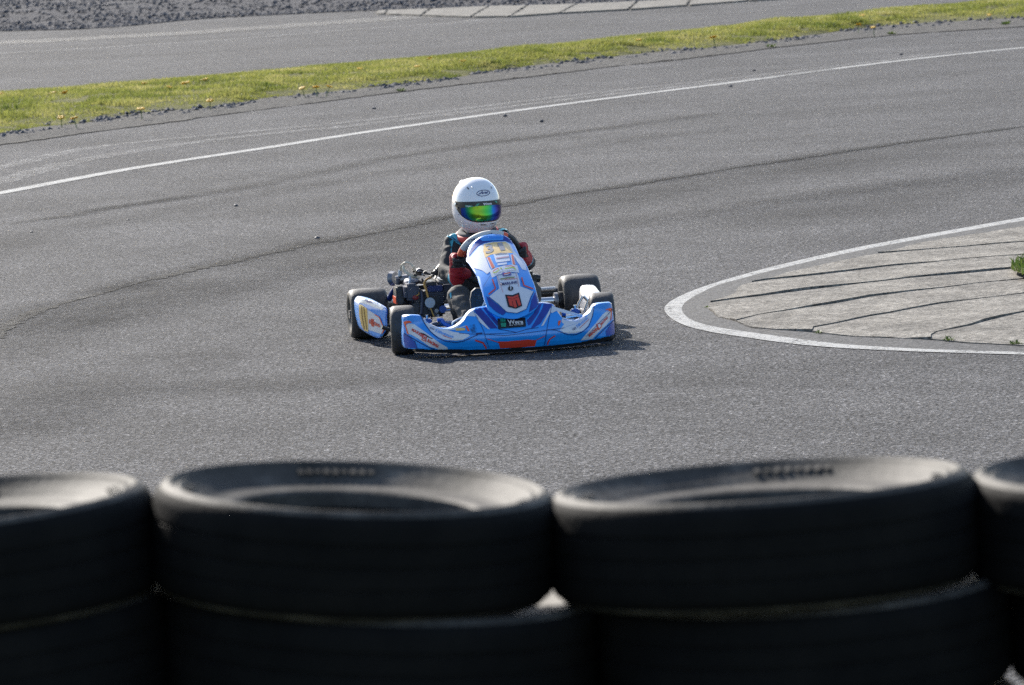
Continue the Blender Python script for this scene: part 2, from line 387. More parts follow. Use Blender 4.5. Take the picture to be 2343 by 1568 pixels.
# seams and rubber
seamA = world_line([('s7', 0, 1000), ('s7', 120, 930), ('s7', 250, 862), ('s7', 420, 815), ('s7', 600, 765), ('s7', 760, 722), ('s7', 900, 682), ('s7', 1050, 642), ('s7', 1250, 592), ('s7', 1450, 548), ('s7', 1700, 497), ('s7', 1850, 465), ('s7', 2000, 430), ('s7', 2150, 395), ('s7', 2343, 368),
                    ('f', 920, 520), ('f', 1028, 496), ('f', 1150, 471), ('f', 1260, 452), ('f', 1400, 430), ('f', 1560, 405), ('f', 1700, 382), ('f', 1800, 368), ('f', 1950, 345), ('f', 2100, 322), ('f', 2342, 290)], ext=(6, 8))
seamB = world_line([('s7', 0, 280), ('s7', 200, 245), ('s7', 450, 215), ('s7', 700, 165), ('s7', 1000, 125), ('s7', 1200, 95), ('s7', 1450, 55), ('s7', 1700, 10), ('f', 720, 398), ('f', 900, 360), ('f', 1172, 321), ('f', 1281, 307), ('f', 1410, 291), ('f', 1497, 278), ('f', 1606, 265), ('f', 1800, 240)], ext=(6, 3))
def seam_w(seed, lo): return lambda t: max(lo, .75+1.3*noise.noise(Vector((t*38, seed, 0)))) if noise.noise(Vector((t*16, seed+3, 0))) > -.28 else lo
tag(ribbon('tar_seam', seamA, .15, M_seamA, .004, .6, .05, seam_w(1, .25)), kind='structure')
def rubber_mat():
    m, nt, b, tc = nodes_of('rubber_marks'); v = tc.outputs['Object']
    b.inputs['Base Color'].default_value = (.022, .022, .024, 1); b.inputs['Roughness'].default_value = .8; b.inputs['Specular IOR Level'].default_value = .08
    at_ = nt.nodes.new('ShaderNodeAttribute'); at_.attribute_name = 'cover'
    n_ = ramp(nt, noise_n(nt, v, 22, 5, .7), [(.36, .0), (.60, 1.0)])
    big = ramp(nt, noise_n(nt, v, .9, 4, .6), [(.3, .25), (.65, 1.0)])
    a = mixc(nt, 'MULTIPLY', 1.0, mixc(nt, 'MULTIPLY', 1.0, at_.outputs['Color'], n_), big); nt.links.new(a, b.inputs['Alpha']); return m
M_rubm = rubber_mat()
def rubber_band(pts, width, cover):
    P = resample(spline([gat('f', x, y) for x, y in pts], 8), .25); n = len(P); rows = 8; vs = []; cv = []
    for i, p in enumerate(P):
        t_ = (P[min(i+1, n-1)]-P[max(i-1, 0)]).normalized(); nn = Vector((-t_.y, t_.x, 0))
        for j in range(rows+1):
            f = j/rows-.5; vs.append((p.x+nn.x*f*width, p.y+nn.y*f*width, .0075))
            cv.append(.82*cover*math.cos(f*math.pi)**1.5*min(1, 6*i/n, 6*(n-1-i)/n))
    o = MB().add(vs, [(i*(rows+1)+j, i*(rows+1)+j+1, (i+1)*(rows+1)+j+1, (i+1)*(rows+1)+j) for i in range(n-1) for j in range(rows)]).build('rubber_mark', M_rubm, None, 180)
    at_ = o.data.color_attributes.new('cover', 'FLOAT_COLOR', 'POINT')
    for i, c in enumerate(cv): at_.data[i].color = (c, c, c, 1)
    tag(o, kind='structure')
rubber_band([(0, 517), (67, 506), (151, 496), (235, 479), (336, 465), (403, 455), (487, 442), (571, 427), (720, 398), (900, 360), (1172, 321), (1281, 307), (1410, 291), (1497, 278), (1606, 265), (1800, 240)], .55, .95)
rubber_band([(0, 517), (67, 506), (151, 496), (235, 479), (336, 465), (403, 455), (487, 442)], .35, 1.0)
rubber_band([(-60, 775), (0, 759), (84, 713), (201, 680), (302, 652), (419, 622), (571, 590), (722, 555), (850, 533), (1028, 496), (1150, 471), (1400, 430), (1700, 382), (1950, 345), (2342, 290)], .6, .9)
for pts, w_, c_ in (([(-200, 900), (0, 790), (300, 690), (650, 605), (1000, 530), (1500, 440), (2000, 362), (2500, 300)], 1.8, .75), ([(-200, 700), (0, 560), (350, 490), (800, 410), (1300, 340), (1900, 260)], .9, .45),
                    ([(-100, 1010), (150, 930), (420, 890), (800, 872), (1150, 850)], 1.3, .6), ([(-150, 840), (200, 730), (500, 665), (850, 600), (1200, 545), (1800, 460), (2400, 380)], 1.1, .6), ([(1450, 860), (1800, 880), (2342, 890), (2700, 890)], .6, .25),
                    ([(-200, 1060), (0, 960), (300, 850), (600, 790), (800, 770)], 1.4, .65), ([(1700, 520), (2000, 455), (2342, 395), (2600, 360)], 2.0, .55)): rubber_band(pts, w_, c_)
edge_crack = [p.copy() for p in asph_edge]
tag(ribbon('edge_crack', edge_crack, .11, M_seam, .009, .8, .08, seam_w(8, .1)), kind='structure')

# far track, its kerb and the gravel beyond
far_up = world_line([('f', -60, 73), ('f', 217, 66), ('f', 434, 46), ('f', 650, 34), ('f', 847, 25), ('f', 1118, 16), ('f', 1389, 8), ('f', 1570, 0), ('f', 1760, -10)], ext=(25, 30))
n2 = 120; fu, vt2 = rs(far_up, n2), rs(verge_top, n2)
ft = strip('far_track', [v.lerp(u, -.012) for v, u in zip(vt2, fu)], fu, M_far, lambda p, t: .004, 2); tag(ft, kind='structure')
streak = world_line([('f', 0, 124), ('f', 434, 98), ('f', 650, 82), ('f', 847, 66), ('f', 1028, 54), ('f', 1172, 40), ('f', 1400, 26), ('f', 1600, 14)], ext=(4, 2))
tag(ribbon('dust_line', streak, .5, M_ghost, .008, .3), kind='structure')
dust2 = world_line([('f', 0, 100), ('f', 434, 76), ('f', 900, 44)], ext=(4, 2))
tag(ribbon('dust_shoulder', dust2, 2.0, M_dust, .008, .25), kind='structure')
far_out = [p + Vector((-8, 26, 0)) for p in fu]
gz = lambda p, t: .01 + .25*min(1, t*6) + .07*noise.noise(Vector((p.x*.8, p.y*.8, 0)))*min(1, t*10)
M_gravel = mat('gravel_bed', (.035, .035, .041), .9, spec=.1, nz=(9, (.08, .08, .09)), bump=(14, 1.0, .08))
gt = strip('gravel_trap', fu, far_out, M_gravel, gz, 24); tag(gt, kind='structure')
def stones_mesh(name, n, samp, m, label, smin, smax):
    vs = []; fs = []
    ico = [(0, 0, 1), (.9, 0, .3), (.25, .85, .35), (-.75, .5, .3), (-.7, -.55, .35), (.3, -.85, .3), (0, 0, -.4)]
    tri = [(0, 1, 2), (0, 2, 3), (0, 3, 4), (0, 4, 5), (0, 5, 1), (6, 2, 1), (6, 3, 2), (6, 4, 3), (6, 5, 4), (6, 1, 5)]
    for i in range(n):
        p = samp(); s = smin+(smax-smin)*random.random()**2.2; a = random.random()*6.28; k = len(vs); ca, sa = math.cos(a), math.sin(a)
        sx, sy, sz = s*random.uniform(.7, 1.3), s*random.uniform(.7, 1.3), s*random.uniform(.45, .9)
        for (x, y, z) in ico:
            x *= sx*random.uniform(.85, 1.15); y *= sy*random.uniform(.85, 1.15)
            vs.append((p.x+x*ca-y*sa, p.y+x*sa+y*ca, p.z+z*sz))
        fs += [tuple(q+k for q in f) for f in tri]
    me = bpy.data.meshes.new(name); me.from_pydata(vs, [], fs); me.materials.append(m)
    o = bpy.data.objects.new(name, me); COL.objects.link(o); tag(o, label, 'gravel', kind='stuff'); return o
def samp_trap():
    i = random.uniform(n2*.22, n2*.80); i0 = int(i); t = random.random()**1.6*.9 - .012
    p = fu[i0].lerp(fu[i0+1], i-i0).lerp(far_out[i0].lerp(far_out[i0+1], i-i0), t); p.z = gz(p, max(0, t)); return p
stones_mesh('gravel', 30000, samp_trap, M_stone, 'coarse grey gravel bed beyond the far track', .02, .065)
def samp_edge():
    while True:
        i = random.uniform(lo_i, hi_i); i0 = int(i); f = i-i0; t = random.uniform(.45, 1.2)
        a = ae[i0].lerp(ae[i0+1], f); b = vb[i0].lerp(vb[i0+1], f); p = a.lerp(b, t)
        if noise.noise(Vector((p.x*.8, p.y*.8, 3))) < -.12: continue
        p.z = .015; return p
stones_mesh('edge_stones', 2200, samp_edge, M_stone, 'loose grey stones along the near edge of the grass strip', .012, .055)

# far kerb slabs
def slab(name, pts, m, z0, z1, parent=None, jit=.0, zf=None, skirt=.03):
    Q = [];
    for a, b in zip(pts, pts[1:]+pts[:1]):
        n = max(1, int((b-a).length/.16))
        for i in range(n): Q.append(a.lerp(b, i/n))
    cx = sum((p for p in Q), Vector())/len(Q)
    J = []
    for p in Q:
        d = Vector((noise.noise(p*3.1), noise.noise(p*3.1+Vector((7, 3, 1))), 0))*jit + Vector((noise.noise(p*11), noise.noise(p*11+Vector((7, 3, 1))), 0))*jit*.6
        J.append(Vector((p.x, p.y, 0))+d)
    zs = [zf(p) if zf else z1 for p in Q]
    tr = tessellate_polygon([[Vector((p.x, p.y, 0)) for p in J]]); n = len(J)
    vs = [(p.x, p.y, z) for p, z in zip(J, zs)] + [(p.x+(p.x-cx.x)*0, p.y, z0) for p in J]
    fs = [tuple(f) for f in tr] + [(i, (i+1) % n, n+(i+1) % n, n+i) for i in range(n)]
    return MB().add(vs, fs).build(name, m, parent, sharp=25)
fk = empty('far_kerb', gat('f', 1200, 28))
tag(fk, 'pale concrete kerb slabs with slanted joints along the far track edge', 'kerb')
jt = [(60, 76, 30, 97), (105, 74, 95, 98), (380, 66, 325, 108), (755, 50, 640, 117), (1000, 45, 885, 115), (1310, 36, 1200, 93), (1695, 20, 1635, 70), (2030, 4, 2010, 44), (2420, -12, 2390, 15), (2800, -30, 2780, -6)]
for (a, b) in zip(jt, jt[1:]):
    g0 = 9 if b[0]-a[0] > 100 else 4
    pts = [gat('g5', a[0]+g0, a[1]), gat('g5', b[0]-g0, b[1]), gat('g5', b[2]-g0, b[3]), gat('g5', a[2]+g0, a[3])]
    for p in pts: p.z = 0
    o = slab('kerb_slab', [Vector((p.x-fk.location.x, p.y-fk.location.y, 0)) for p in pts], M_conc_far, .0, .035, fk, .05)

# hairpin line and infield kerb
outer = [(2343, 72), (1850, 160), (1300, 262), (830, 368), (560, 440), (400, 488), (280, 530), (170, 580), (115, 620), (103, 650), (130, 690), (190, 730), (270, 760), (400, 790), (560, 815), (900, 862), (1200, 888), (1500, 903), (1800, 915), (2343, 930)]
inner = [(2343, 93), (1850, 181), (1300, 284), (830, 391), (560, 461), (420, 502), (330, 545), (250, 590), (213, 630), (215, 660), (250, 700), (330, 735), (450, 762), (600, 785), (950, 833), (1200, 863), (1500, 884), (1800, 898), (2343, 914)]
def hp(P, ext): return world_line([('h', x, y) for x, y in P], ext=ext, k=8)
A = rs(hp(outer, (12, 10)), 300); B = rs(hp(inner, (12, 10)), 300)
hl = strip('hairpin_line', A, B, M_line, lambda p, t: .004, 2); tag(hl, kind='structure')
U = [(2600, 90), (2343, 135), (2100, 175), (1900, 205), (1700, 240), (1440, 307), (1200, 350), (1000, 395), (850, 430), (740, 465), (640, 488), (590, 502), (565, 528), (555, 548), (470, 585), (395, 613), (376, 642), (392, 665), (440, 700), (545, 727), (640, 765), (800, 780), (1000, 795), (1100, 805), (1300, 825), (1600, 835), (1760, 845), (2000, 860), (2343, 880), (2600, 893)]
J = [[(1440, 307), (1800, 280), (2343, 235), (2600, 212)],
     [(640, 488), (740, 475), (1100, 440), (1400, 400), (1990, 340), (2343, 318), (2600, 300)],
     [(395, 613), (700, 575), (1000, 535), (1300, 500), (1650, 462), (2343, 400), (2600, 375)],
     [(545, 727), (700, 690), (1000, 645), (1150, 622), (1400, 578), (1650, 545), (1850, 520), (2050, 495), (2343, 470), (2600, 440)],
     [(1000, 795), (1040, 772), (1300, 720), (1500, 680), (1800, 625), (2000, 600), (2343, 560), (2600, 530)],
     [(1760, 845), (1790, 800), (2000, 760), (2200, 705), (2343, 675), (2600, 625)]]
ik = empty('infield_kerb', gat('h', 900, 650)); tag(ik, 'stepped concrete kerb of long slabs inside the hairpin', 'kerb')
ui = [U.index(j[0]) for j in J]
IKO = Vector((ik.location.x, ik.location.y, 0))
def ggl(p): q = gat('h', *p); return Vector((q.x, q.y, 0))-IKO
for k in range(7):
    up = J[k-1] if k > 0 else None; dn = J[k] if k < 6 else None
    a = ui[k-1] if k > 0 else 0; b = ui[k] if k < 6 else len(U)-1
    up_w = [ggl(p) for p in up] if up else []; dn_w = [ggl(p) for p in dn] if dn else []
    mid = [ggl(p) for p in U[a:b+1]]
    Q = ([] if not up else up_w[::-1]) + (mid[1:-1] if up and dn else mid[1:] if up else mid[:-1]) + dn_w
    def dist(p, L):
        return min((p-(l0.lerp(l1, max(0, min(1, (p-l0).dot(l1-l0)/max(1e-9, (l1-l0).length_squared)))))).length for l0, l1 in zip(L, L[1:])) if L else 9
    # leave a joint along the near side, raise the near edge a little
    sh = [p+Vector((.002, .008, 0)) if dn and dist(p, dn_w) < .01 else p+Vector((0, -.006, 0)) if up and dist(p, up_w) < .01 else p for p in Q]
    slab('kerb_slab', sh, M_conc, .0, .03, ik, .028, zf=lambda p, d=dn_w, u=up_w: (.016+.013*max(0, .45+.9*noise.noise(p*1.3)) if d and dist(p, d) < .05 else .014 if (u and dist(p, u) < .05) else .012)+.003*noise.noise(p*5))
# rough asphalt lip between line and kerb; slope shade put into its dark colour
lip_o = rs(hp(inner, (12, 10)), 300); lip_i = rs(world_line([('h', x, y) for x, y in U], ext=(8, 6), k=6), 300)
lp = strip('kerb_apron', lip_o, lip_i, M_lip_shade, lambda p, t: .004+.004*t, 3); tag(lp, kind='structure')
# infield grass
inf = [gat('h', x, y) for x, y in [(2262, 440), (2275, 412), (2310, 392), (2400, 360), (2700, 330), (3300, 280), (3300, 650), (2700, 560), (2400, 500), (2320, 470), (2275, 452)]]
inf = [Vector((p.x, p.y, 0)) for p in inf]
ig = poly_mesh('infield_grass_base', inf, M_grassbase, .05); tag(ig, kind='structure')
def in_poly(p, Q):
    c = False
    for a, b in zip(Q, Q[1:]+Q[:1]):
        if (a.y > p.y) != (b.y > p.y) and p.x < (b.x-a.x)*(p.y-a.y)/(b.y-a.y)+a.x: c = not c
    return c
def samp_inf():
    while True:
        p = Vector((random.uniform(min(q.x for q in inf), min(q.x for q in inf)+1.6), random.uniform(min(q.y for q in inf), max(q.y for q in inf)), .045))
        if in_poly(p, inf): return p, 1.0
blades('infield_grass', 3500, samp_inf, M_weed, .02, .06, .006, 'bright green grass tuft beside the infield kerb at the right edge')
# weeds and moss along the kerb and verge
def weed(crop, x, y, s, label, n=60):
    s *= .75
    p = gat(crop, x, y); q = Vector((p.x, p.y, .01)); b = MB()
    for i in range(n):
        a = random.random()*6.28; l = s*random.uniform(.4, 1); e = random.uniform(.2, 1.1); w = s*random.uniform(.08, .16)
        d = Vector((math.cos(a)*math.cos(e), math.sin(a)*math.cos(e), math.sin(e))); sd = Vector((-math.sin(a), math.cos(a), 0))*w
        r0 = Vector((random.uniform(-1, 1)*s*.6, random.uniform(-1, 1)*s*1.0, 0))
        b.add([r0, r0+d*l*.5+sd, r0+d*l+Vector((0, 0, -l*.12)), r0+d*l*.5-sd], [(0, 1, 2, 3)])
    o = b.build('weed', M_weed, None, 180); o.location = q; tag(o, label, 'weed'); return o
weed('h', 365, 643, .03, 'tiny green weed at the tip of the infield kerb', 24)
weed('h', 1060, 803, .035, 'small moss tuft on the near kerb edge, nearest the hairpin tip', 30)
weed('h', 1880, 850, .05, 'green moss tuft on the near kerb edge, in its middle', 40)
weed('h', 2295, 872, .05, 'green moss tuft on the near kerb edge, at the picture edge', 40)
weed('g4', 1610, 605, .13, 'leafy green weed in the left half of the grass strip', 90)
weed('g5', 200, 582, .09, 'low green weed among the stones below the grass strip', 50)
weed('g6', 1420, 245, .10, 'bright green weed on the broken asphalt right of centre', 60)
weed('g6', 580, 335, .10, 'flat olive weed on the asphalt crack under the grass strip', 60)
weed('g6', 2220, 178, .11, 'flat green weed on broken asphalt at the far right', 60)
weed('g6', 390, 300, .12, 'dark leafy weed at the lower grass edge, upper right', 70)
weed('g6', 1080, 190, .12, 'dark leafy weed beside orange flowers, upper right', 70)

# dandelions
dl = [('g4', 8, 605), ('g4', 335, 592), ('g4', 402, 594), ('g4', 915, 532), ('g4', 390, 748), ('g4', 470, 752), ('g4', 1075, 555), ('g4', 1290, 512), ('g4', 1330, 642), ('g4', 1175, 530), ('g4', 890, 695), ('g4', 1915, 562), ('g4', 2000, 556), ('g4', 2085, 552), ('g4', 2275, 440), ('g5', 373, 377), ('g5', 580, 395), ('g5', 1702, 258), ('g5', 295, 425), ('g5', 2335, 185), ('g5', 2170, 240), ('g6', 1045, 125), ('g6', 1220, 112), ('g6', 1135, 120), ('g6', 1295, 195), ('g6', 2105, 108), ('g6', 365, 202), ('g6', 1190, 175)]
d0 = None; DL = []
for i, (c, x, y) in enumerate(dl):
    p = gat(c, x, y, .13)
    if d0 is None:
        d0 = empty('dandelion', (0, 0, 0)); st = MB().tube([(0, 0, -.10), (.004, 0, -.05), (0, 0, .0)], .004, 5, smooth=3).build('stem', M_stem, d0)
        b = MB()
        for k in range(14):
            a = k*2.4; rr = .012+.012*(k % 3)/2
            b.ell((math.cos(a)*rr, math.sin(a)*rr, .004+.004*(k % 2)), (.012, .012, .007), n=6)
        fl = b.build('flower_head', M_dand, d0); r = d0
    else:
        r = d0.copy(); COL.objects.link(r)
        for ch in (st, fl): q = ch.copy(); COL.objects.link(q); q.parent = r
    r.location = p; r.rotation_euler = (random.uniform(-.5, .1), random.uniform(-.2, .2), random.random()*6); s = random.uniform(1.15, 1.75); r.scale = (s, s, s)
    DL.append((px2(c, x, y)[0], r))
ORD = 'first second third fourth fifth sixth seventh eighth ninth tenth eleventh twelfth thirteenth fourteenth fifteenth sixteenth seventeenth eighteenth nineteenth twentieth twenty-first twenty-second twenty-third twenty-fourth twenty-fifth twenty-sixth twenty-seventh twenty-eighth'.split()
for i, (x, r) in enumerate(sorted(DL, key=lambda q: q[0])):
    tag(r, 'yellow dandelion flower in the grass strip, %s from the left' % ORD[i], 'dandelion', 'dandelions in the grass strip')

# pebbles lying on the track
pb = [('s7', 1607, 146, .026, 'dark blue-grey pebble alone left of the helmet'), ('s7', 2162, 368, .024, 'dark pebble beside the tar seam left of the driver'), ('s7', 215, 325, .017, 'small dark pebble near the left picture edge'),
      ('s7', 875, 241, .016, 'tiny dark pebble between the two seams on the left'), ('g5', 853, 740, .035, 'grey pebble just below the white edge line'), ('g5', 1085, 774, .034, 'pale grey pebble right of another one below the edge line'),
      ('g5', 24, 692, .034, 'grey pebble left of the faded line above the edge line'), ('g6', 300, 607, .032, 'dark pebble below the edge line, right of centre'), ('g6', 1485, 385, .03, 'dark pebble above the edge line, upper right'), ('g6', 463, 496, .03, 'small dark pebble just above the edge line, right of centre')]
for (c, x, y, s, lab) in pb:
    s *= .75; p = gat(c, x, y); b = MB(); b.ell((0, 0, s*.35), (s*1.2, s*.9, s*.6), n=12)
    for v in b.v: v *= 1+.18*noise.noise(v*60+Vector((x, y, 0)))
    o = b.build('pebble', M_stone2 if c == 's7' else M_stone, None, 30); o.location = (p.x, p.y, 0); o.rotation_euler = (0, 0, x); tag(o, lab, 'pebble')

# ------------------------------------------------------------------ spectator bank and tyre wall
bank = []
prof = [(-30, .93), (8.7, .93), (9.2, .85), (10.4, .3), (11.2, .02), (11.5, -.04)]
vs = []; fs = []; xs = np.linspace(-40, 40, 81)
for i, x in enumerate(xs):
    for j, (y, z) in enumerate(prof): vs.append((x, y, z+(.03*noise.noise(Vector((x*.7, y*.7, 0))) if 0 < j < 5 else 0) - (.0 if j < 5 else 0)))
n = len(prof)
for i in range(len(xs)-1):
    for j in range(n-1): fs.append((i*n+j, i*n+j+1, (i+1)*n+j+1, (i+1)*n+j))
tag(MB().add(vs, fs).build('bank', M_ground, None, 180), kind='structure')

def tyre_materials():
    m, nt, b, tc = nodes_of('tyre_tread_rubber'); v = tc.outputs['Object']
    c = ramp(nt, noise_n(nt, v, 7, 6, .65), [(.35, (.0065, .0065, .007)), (.75, (.0125, .012, .012))]); nt.links.new(c, b.inputs['Base Color'])
    b.inputs['Roughness'].default_value = .75; b.inputs['Specular IOR Level'].default_value = .05
    nt.links.new(bump_n(nt, noise_n(nt, v, 60, 4, .6), .4, .004), b.inputs['Normal'])
    m2, nt, b, tc = nodes_of('tyre_sidewall_rubber'); v = tc.outputs['Object']
    c = ramp(nt, noise_n(nt, v, 9, 6, .7), [(.3, (.026, .025, .023)), (.5, (.060, .055, .050)), (.72, (.135, .122, .108))]); nt.links.new(c, b.inputs['Base Color'])
    b.inputs['Roughness'].default_value = .65; b.inputs['Specular IOR Level'].default_value = .10
    nt.links.new(bump_n(nt, noise_n(nt, v, 80, 4, .6), .35, .003), b.inputs['Normal'])
    return m, m2
M_tread, M_side = tyre_materials()
def tyre_tree(rad, wid, rim):
    """tyre lying flat, base at z = 0, mesh data: tread, two sidewalls with lettering ribs, carcass"""
    h = wid; r = rad
    tread = [(h*.05, r*.962), (h*.09, r*.985), (h*.15, r*.996)]
    for z in (.30, .50, .70): tread += [(h*z-.0035, r), (h*z-.0025, r-.003), (h*z+.0025, r-.003), (h*z+.0035, r)]
    tread += [(h*.85, r*.996), (h*.91, r*.985), (h*.95, r*.962), (h*.90, r*.94), (h*.1, r*.94)]
    T = MB().lathe(tread, (0, 0, 0), 'z', 96)
    def sw(up):
        zz = lambda f: h*(f if up else 1-f)
        P = [(zz(.95), r*.962), (zz(.985), r*.945), (zz(1.0), r*.925), (zz(.985), r*.915), (zz(.995), r*.91), (zz(.98), r*.895), (zz(.955), r*.885), (zz(.965), r*.87), (zz(.935), r*.85), (zz(.885), r*.81), (zz(.85), r*.775), (zz(.855), r*.77), (zz(.82), r*.745), (zz(.80), rim*1.08), (zz(.80), rim*1.05), (zz(.77), rim*1.01), (zz(.72), rim), (zz(.64), rim*.995), (zz(.62), rim*1.04), (zz(.72), r*.80), (zz(.86), r*.92)]
        return MB().lathe(P, (0, 0, 0), 'z', 96)
    L = MB()
    for a0, cnt, dw in ((-.5, 9, .055), (2.2, 8, .06), (1.0, 4, .07), (3.9, 6, .065)):
        for k in range(cnt):
            a = a0+k*dw; rot = Matrix.Rotation(a, 3, 'Z') @ Matrix.Rotation(R(-18), 3, 'Y')
            L.box(Matrix.Rotation(a, 3, 'Z') @ Vector((r*.825, 0, h*.915)), (r*(.05 if k % 3 else .03), .009, .004), rot, .2)
    C = MB().lathe([(h*.12, r*.938), (h*.88, r*.938), (h*.86, r*.92), (h*.14, r*.92)], (0, 0, 0), 'z', 64)
    return T, sw(True), sw(False), L, C
TY = {}
def place_tyre(x, y, z, rad, wid, rim, tilt, rz, label):
    key = (rad, wid, rim)
    root = empty('tyre', (x, y, z)); root.rotation_euler = (Matrix.Rotation(tilt[1], 3, 'Y') @ Matrix.Rotation(tilt[0], 3, 'X') @ Matrix.Rotation(rz, 3, 'Z')).to_euler()
    if key not in TY:
        T, s1, s2, L, C = tyre_tree(*key)
        obs = [T.build('tread', M_tread, root), s1.build('sidewall', M_side, root), s2.build('sidewall', M_side, root), C.build('carcass', M_tread, root)]
        lt = tag(L.build('lettering', M_side, obs[1], 30), kind='stuff'); TY[key] = obs+[lt]
    else:
        new = []
        for ob in TY[key][:4]: q = ob.copy(); COL.objects.link(q); q.parent = root; new.append(q)
        q = TY[key][4].copy(); COL.objects.link(q); q.parent = new[1]
    tag(root, label, 'tyre', 'old car tyres stacked as a barrier'); return root
TYY = 7.5; W = .165
# (centre x, top z, radius, tilt about y, tilt about x, rz)
top = [(-.860, 1.626, .311, R(-2.5), 0, .4, 'dusty black tyre on top of the stack cut by the left edge'),
       (-.262, 1.618, .307, R(4.9), R(.6), 2.0, 'worn black tyre tilted down to the right, top of the second stack'),
       (.366, 1.592, .327, R(-.9), R(-1.5), 5.2, 'large flat-lying black tyre on top of the third stack from the left'),
       (.980, 1.578, .306, R(1.0), 0, 1.1, 'black tyre on top of the stack cut by the right edge')]
for (x, zt, r, ty, tx, rz, lab) in top:
    place_tyre(x, TYY, zt-W, r, W, r*.60, (tx, ty), rz, lab)
second = [(-.850, .316, 'black tyre under the top one at the left edge'), (-.228, .334, 'black tyre under the tilted one in the second stack'), (.418, .318, 'black tyre under the large one in the third stack'), (1.042, .310, 'black tyre under the top one at the right edge')]
for i, (x, r, lab) in enumerate(second):
    zt = [1.468, 1.452, 1.431, 1.417][i]
    place_tyre(x, TYY+(.03, .035, .025, .03)[i], zt-W, r, W, r*.60, (0, (R(-2.5), R(4.9), R(-.9), R(1))[i]), i*1.7, lab)
for i, (x, r, lab) in enumerate(second):
    for lev in (2, 3):
        zt = [1.468, 1.452, 1.431, 1.417][i] - W*(lev-1)
        place_tyre(x+.008*(-1)**lev, TYY+.03, zt-W, r, W, r*.60, (0, 0), i+lev, ['', '', 'black tyre third from the top in the %s stack', 'black tyre at the bottom of the %s stack'][lev] % ['leftmost', 'second', 'third', 'rightmost'][i])

# ------------------------------------------------------------------ the kart: everything below is in kart coordinates
# x = picture right, -y = the way it faces, z = up; origin on the ground between the front wheels
KO = at(1150, 795); KYAW = R(8.4)
KM = Matrix.Translation(KO) @ Matrix.Rotation(KYAW, 4, 'Z'); KI = KM.inverted()
KCAM = KI @ CAM_P; KI3 = KI.to_3x3()
def kray(crop, x, y): return (KI3 @ cam_ray(*px2(crop, x, y)))
def k(crop, x, y, depth):
    d = kray(crop, x, y); return KCAM + d*((depth-KCAM.y)/d.y)
kart = empty('racing_kart', KO, KYAW)
tag(kart, 'blue and white racing kart with its driver, cornering on the track', 'kart')
def KB(mb, name, m, parent=None, sharp=40): return mb.build(name, m, parent or kart, sharp)

def sm(a, b, x):
    t = max(0, min(1, (x-a)/(b-a))); return t*t*(3-2*t)
def F_fair(x, z):
    ax = abs(x); y = -.43+.42*ax*ax
    y += .85*max(0, z-.13)**1.15*(1-sm(.22, .42, ax))
    y += .35*max(0, .055-z)
    y += -.014*math.exp(-((z-.095)/.035)**2)*(1-sm(.36, .5, ax))
    y += .05*sm(.28, .42, ax)*(1-sm(.44, .54, ax))*sm(.10, .2, z)
    y += .06*max(0, (ax-.52)/.05)**2
    return y
def F_nas(x, z):
    t = (z-.15)/.43; tt = max(0, min(1.05, t))
    return -.462+.20*t+.48*tt**2.6+x*x*(.95+2.4*tt)-.10*sm(.9, 1.05, t)
def F_pod(x, z): return .22+(-.475-x)*2.5+.35*max(0, z-.20)
def on_surf(crop, px, py, F, y0):
    y = y0
    for i in range(40):
        p = k(crop, px, py, y); y += .7*(F(p.x, p.z)-y)
    return Vector((p.x, F(p.x, p.z), p.z))
def tess_grid(P2, grid):
    """2D polygon -> triangulated and cut on a grid; returns verts (x,z) and faces, boundary flags"""
    bm = bmesh.new(); vs = [bm.verts.new((p[0], 0, p[1])) for p in P2]
    for f in tessellate_polygon([[Vector((p[0], p[1], 0)) for p in P2]]):
        try: bm.faces.new([vs[i] for i in f])
        except ValueError: pass
    xs = [p[0] for p in P2]; zs = [p[1] for p in P2]
    for ax, lo, hi in ((0, min(xs), max(xs)), (2, min(zs), max(zs))):
        c = math.ceil(lo/grid)*grid
        while c < hi:
            co = [0, 0, 0]; co[ax] = c; no = [0, 0, 0]; no[ax] = 1
            bmesh.ops.bisect_plane(bm, geom=bm.verts[:]+bm.edges[:]+bm.faces[:], dist=1e-6, plane_co=co, plane_no=no); c += grid
    return bm
def drape_solid(name, P2, F, thick, m, grid=.016, edge=.008, parent=None):
    P = spline([Vector((p[0], p[1], 0)) for p in P2], 3, True)
    bm = tess_grid([(p.x, p.y) for p in P], grid)
    bmesh.ops.inset_region(bm, faces=bm.faces[:], thickness=edge*.6, use_even_offset=False, use_boundary=True)
    bd = {v for e in bm.edges if e.is_boundary for v in e.verts}
    for v in bm.verts: v.co.y = F(v.co.x, v.co.z)+(edge if v in bd else 0)
    d = bmesh.ops.duplicate(bm, geom=bm.verts[:]+bm.edges[:]+bm.faces[:]); vm = d['vert_map']
    new = [e for e in d['geom'] if isinstance(e, bmesh.types.BMVert)]
    be = [e for e in bm.edges if e.is_boundary and e.verts[0] in bd and e.verts[1] in bd]
    for v in new: v.co.y += thick
    for e in be:
        a, b = e.verts
        try: bm.faces.new((a, b, vm[b], vm[a]))
        except (ValueError, KeyError): pass
    me = bpy.data.meshes.new(name); bm.to_mesh(me); bm.free()
    return finish(me, name, m, parent or kart, 50)
def bvh_of(*obs):
    vs = []; fs = []
    for ob in obs:
        n = len(vs); vs += [v.co.copy() for v in ob.data.vertices]; fs += [tuple(i+n for i in p.vertices) for p in ob.data.polygons]
    return BVHTree.FromPolygons(vs, fs)
def lay(bvh, crop, x, y, off, guess=27.0, org=None):
    o = KCAM if org is None else KCAM-org
    d = kray(crop, x, y).normalized(); h = bvh.ray_cast(o, d)
    if h[0] is None:
        h = bvh.find_nearest(o+d*guess)
        if h[0] is None: return o+d*guess
    n = h[1];
    if n.dot(d) > 0: n = -n
    return h[0]+n*off
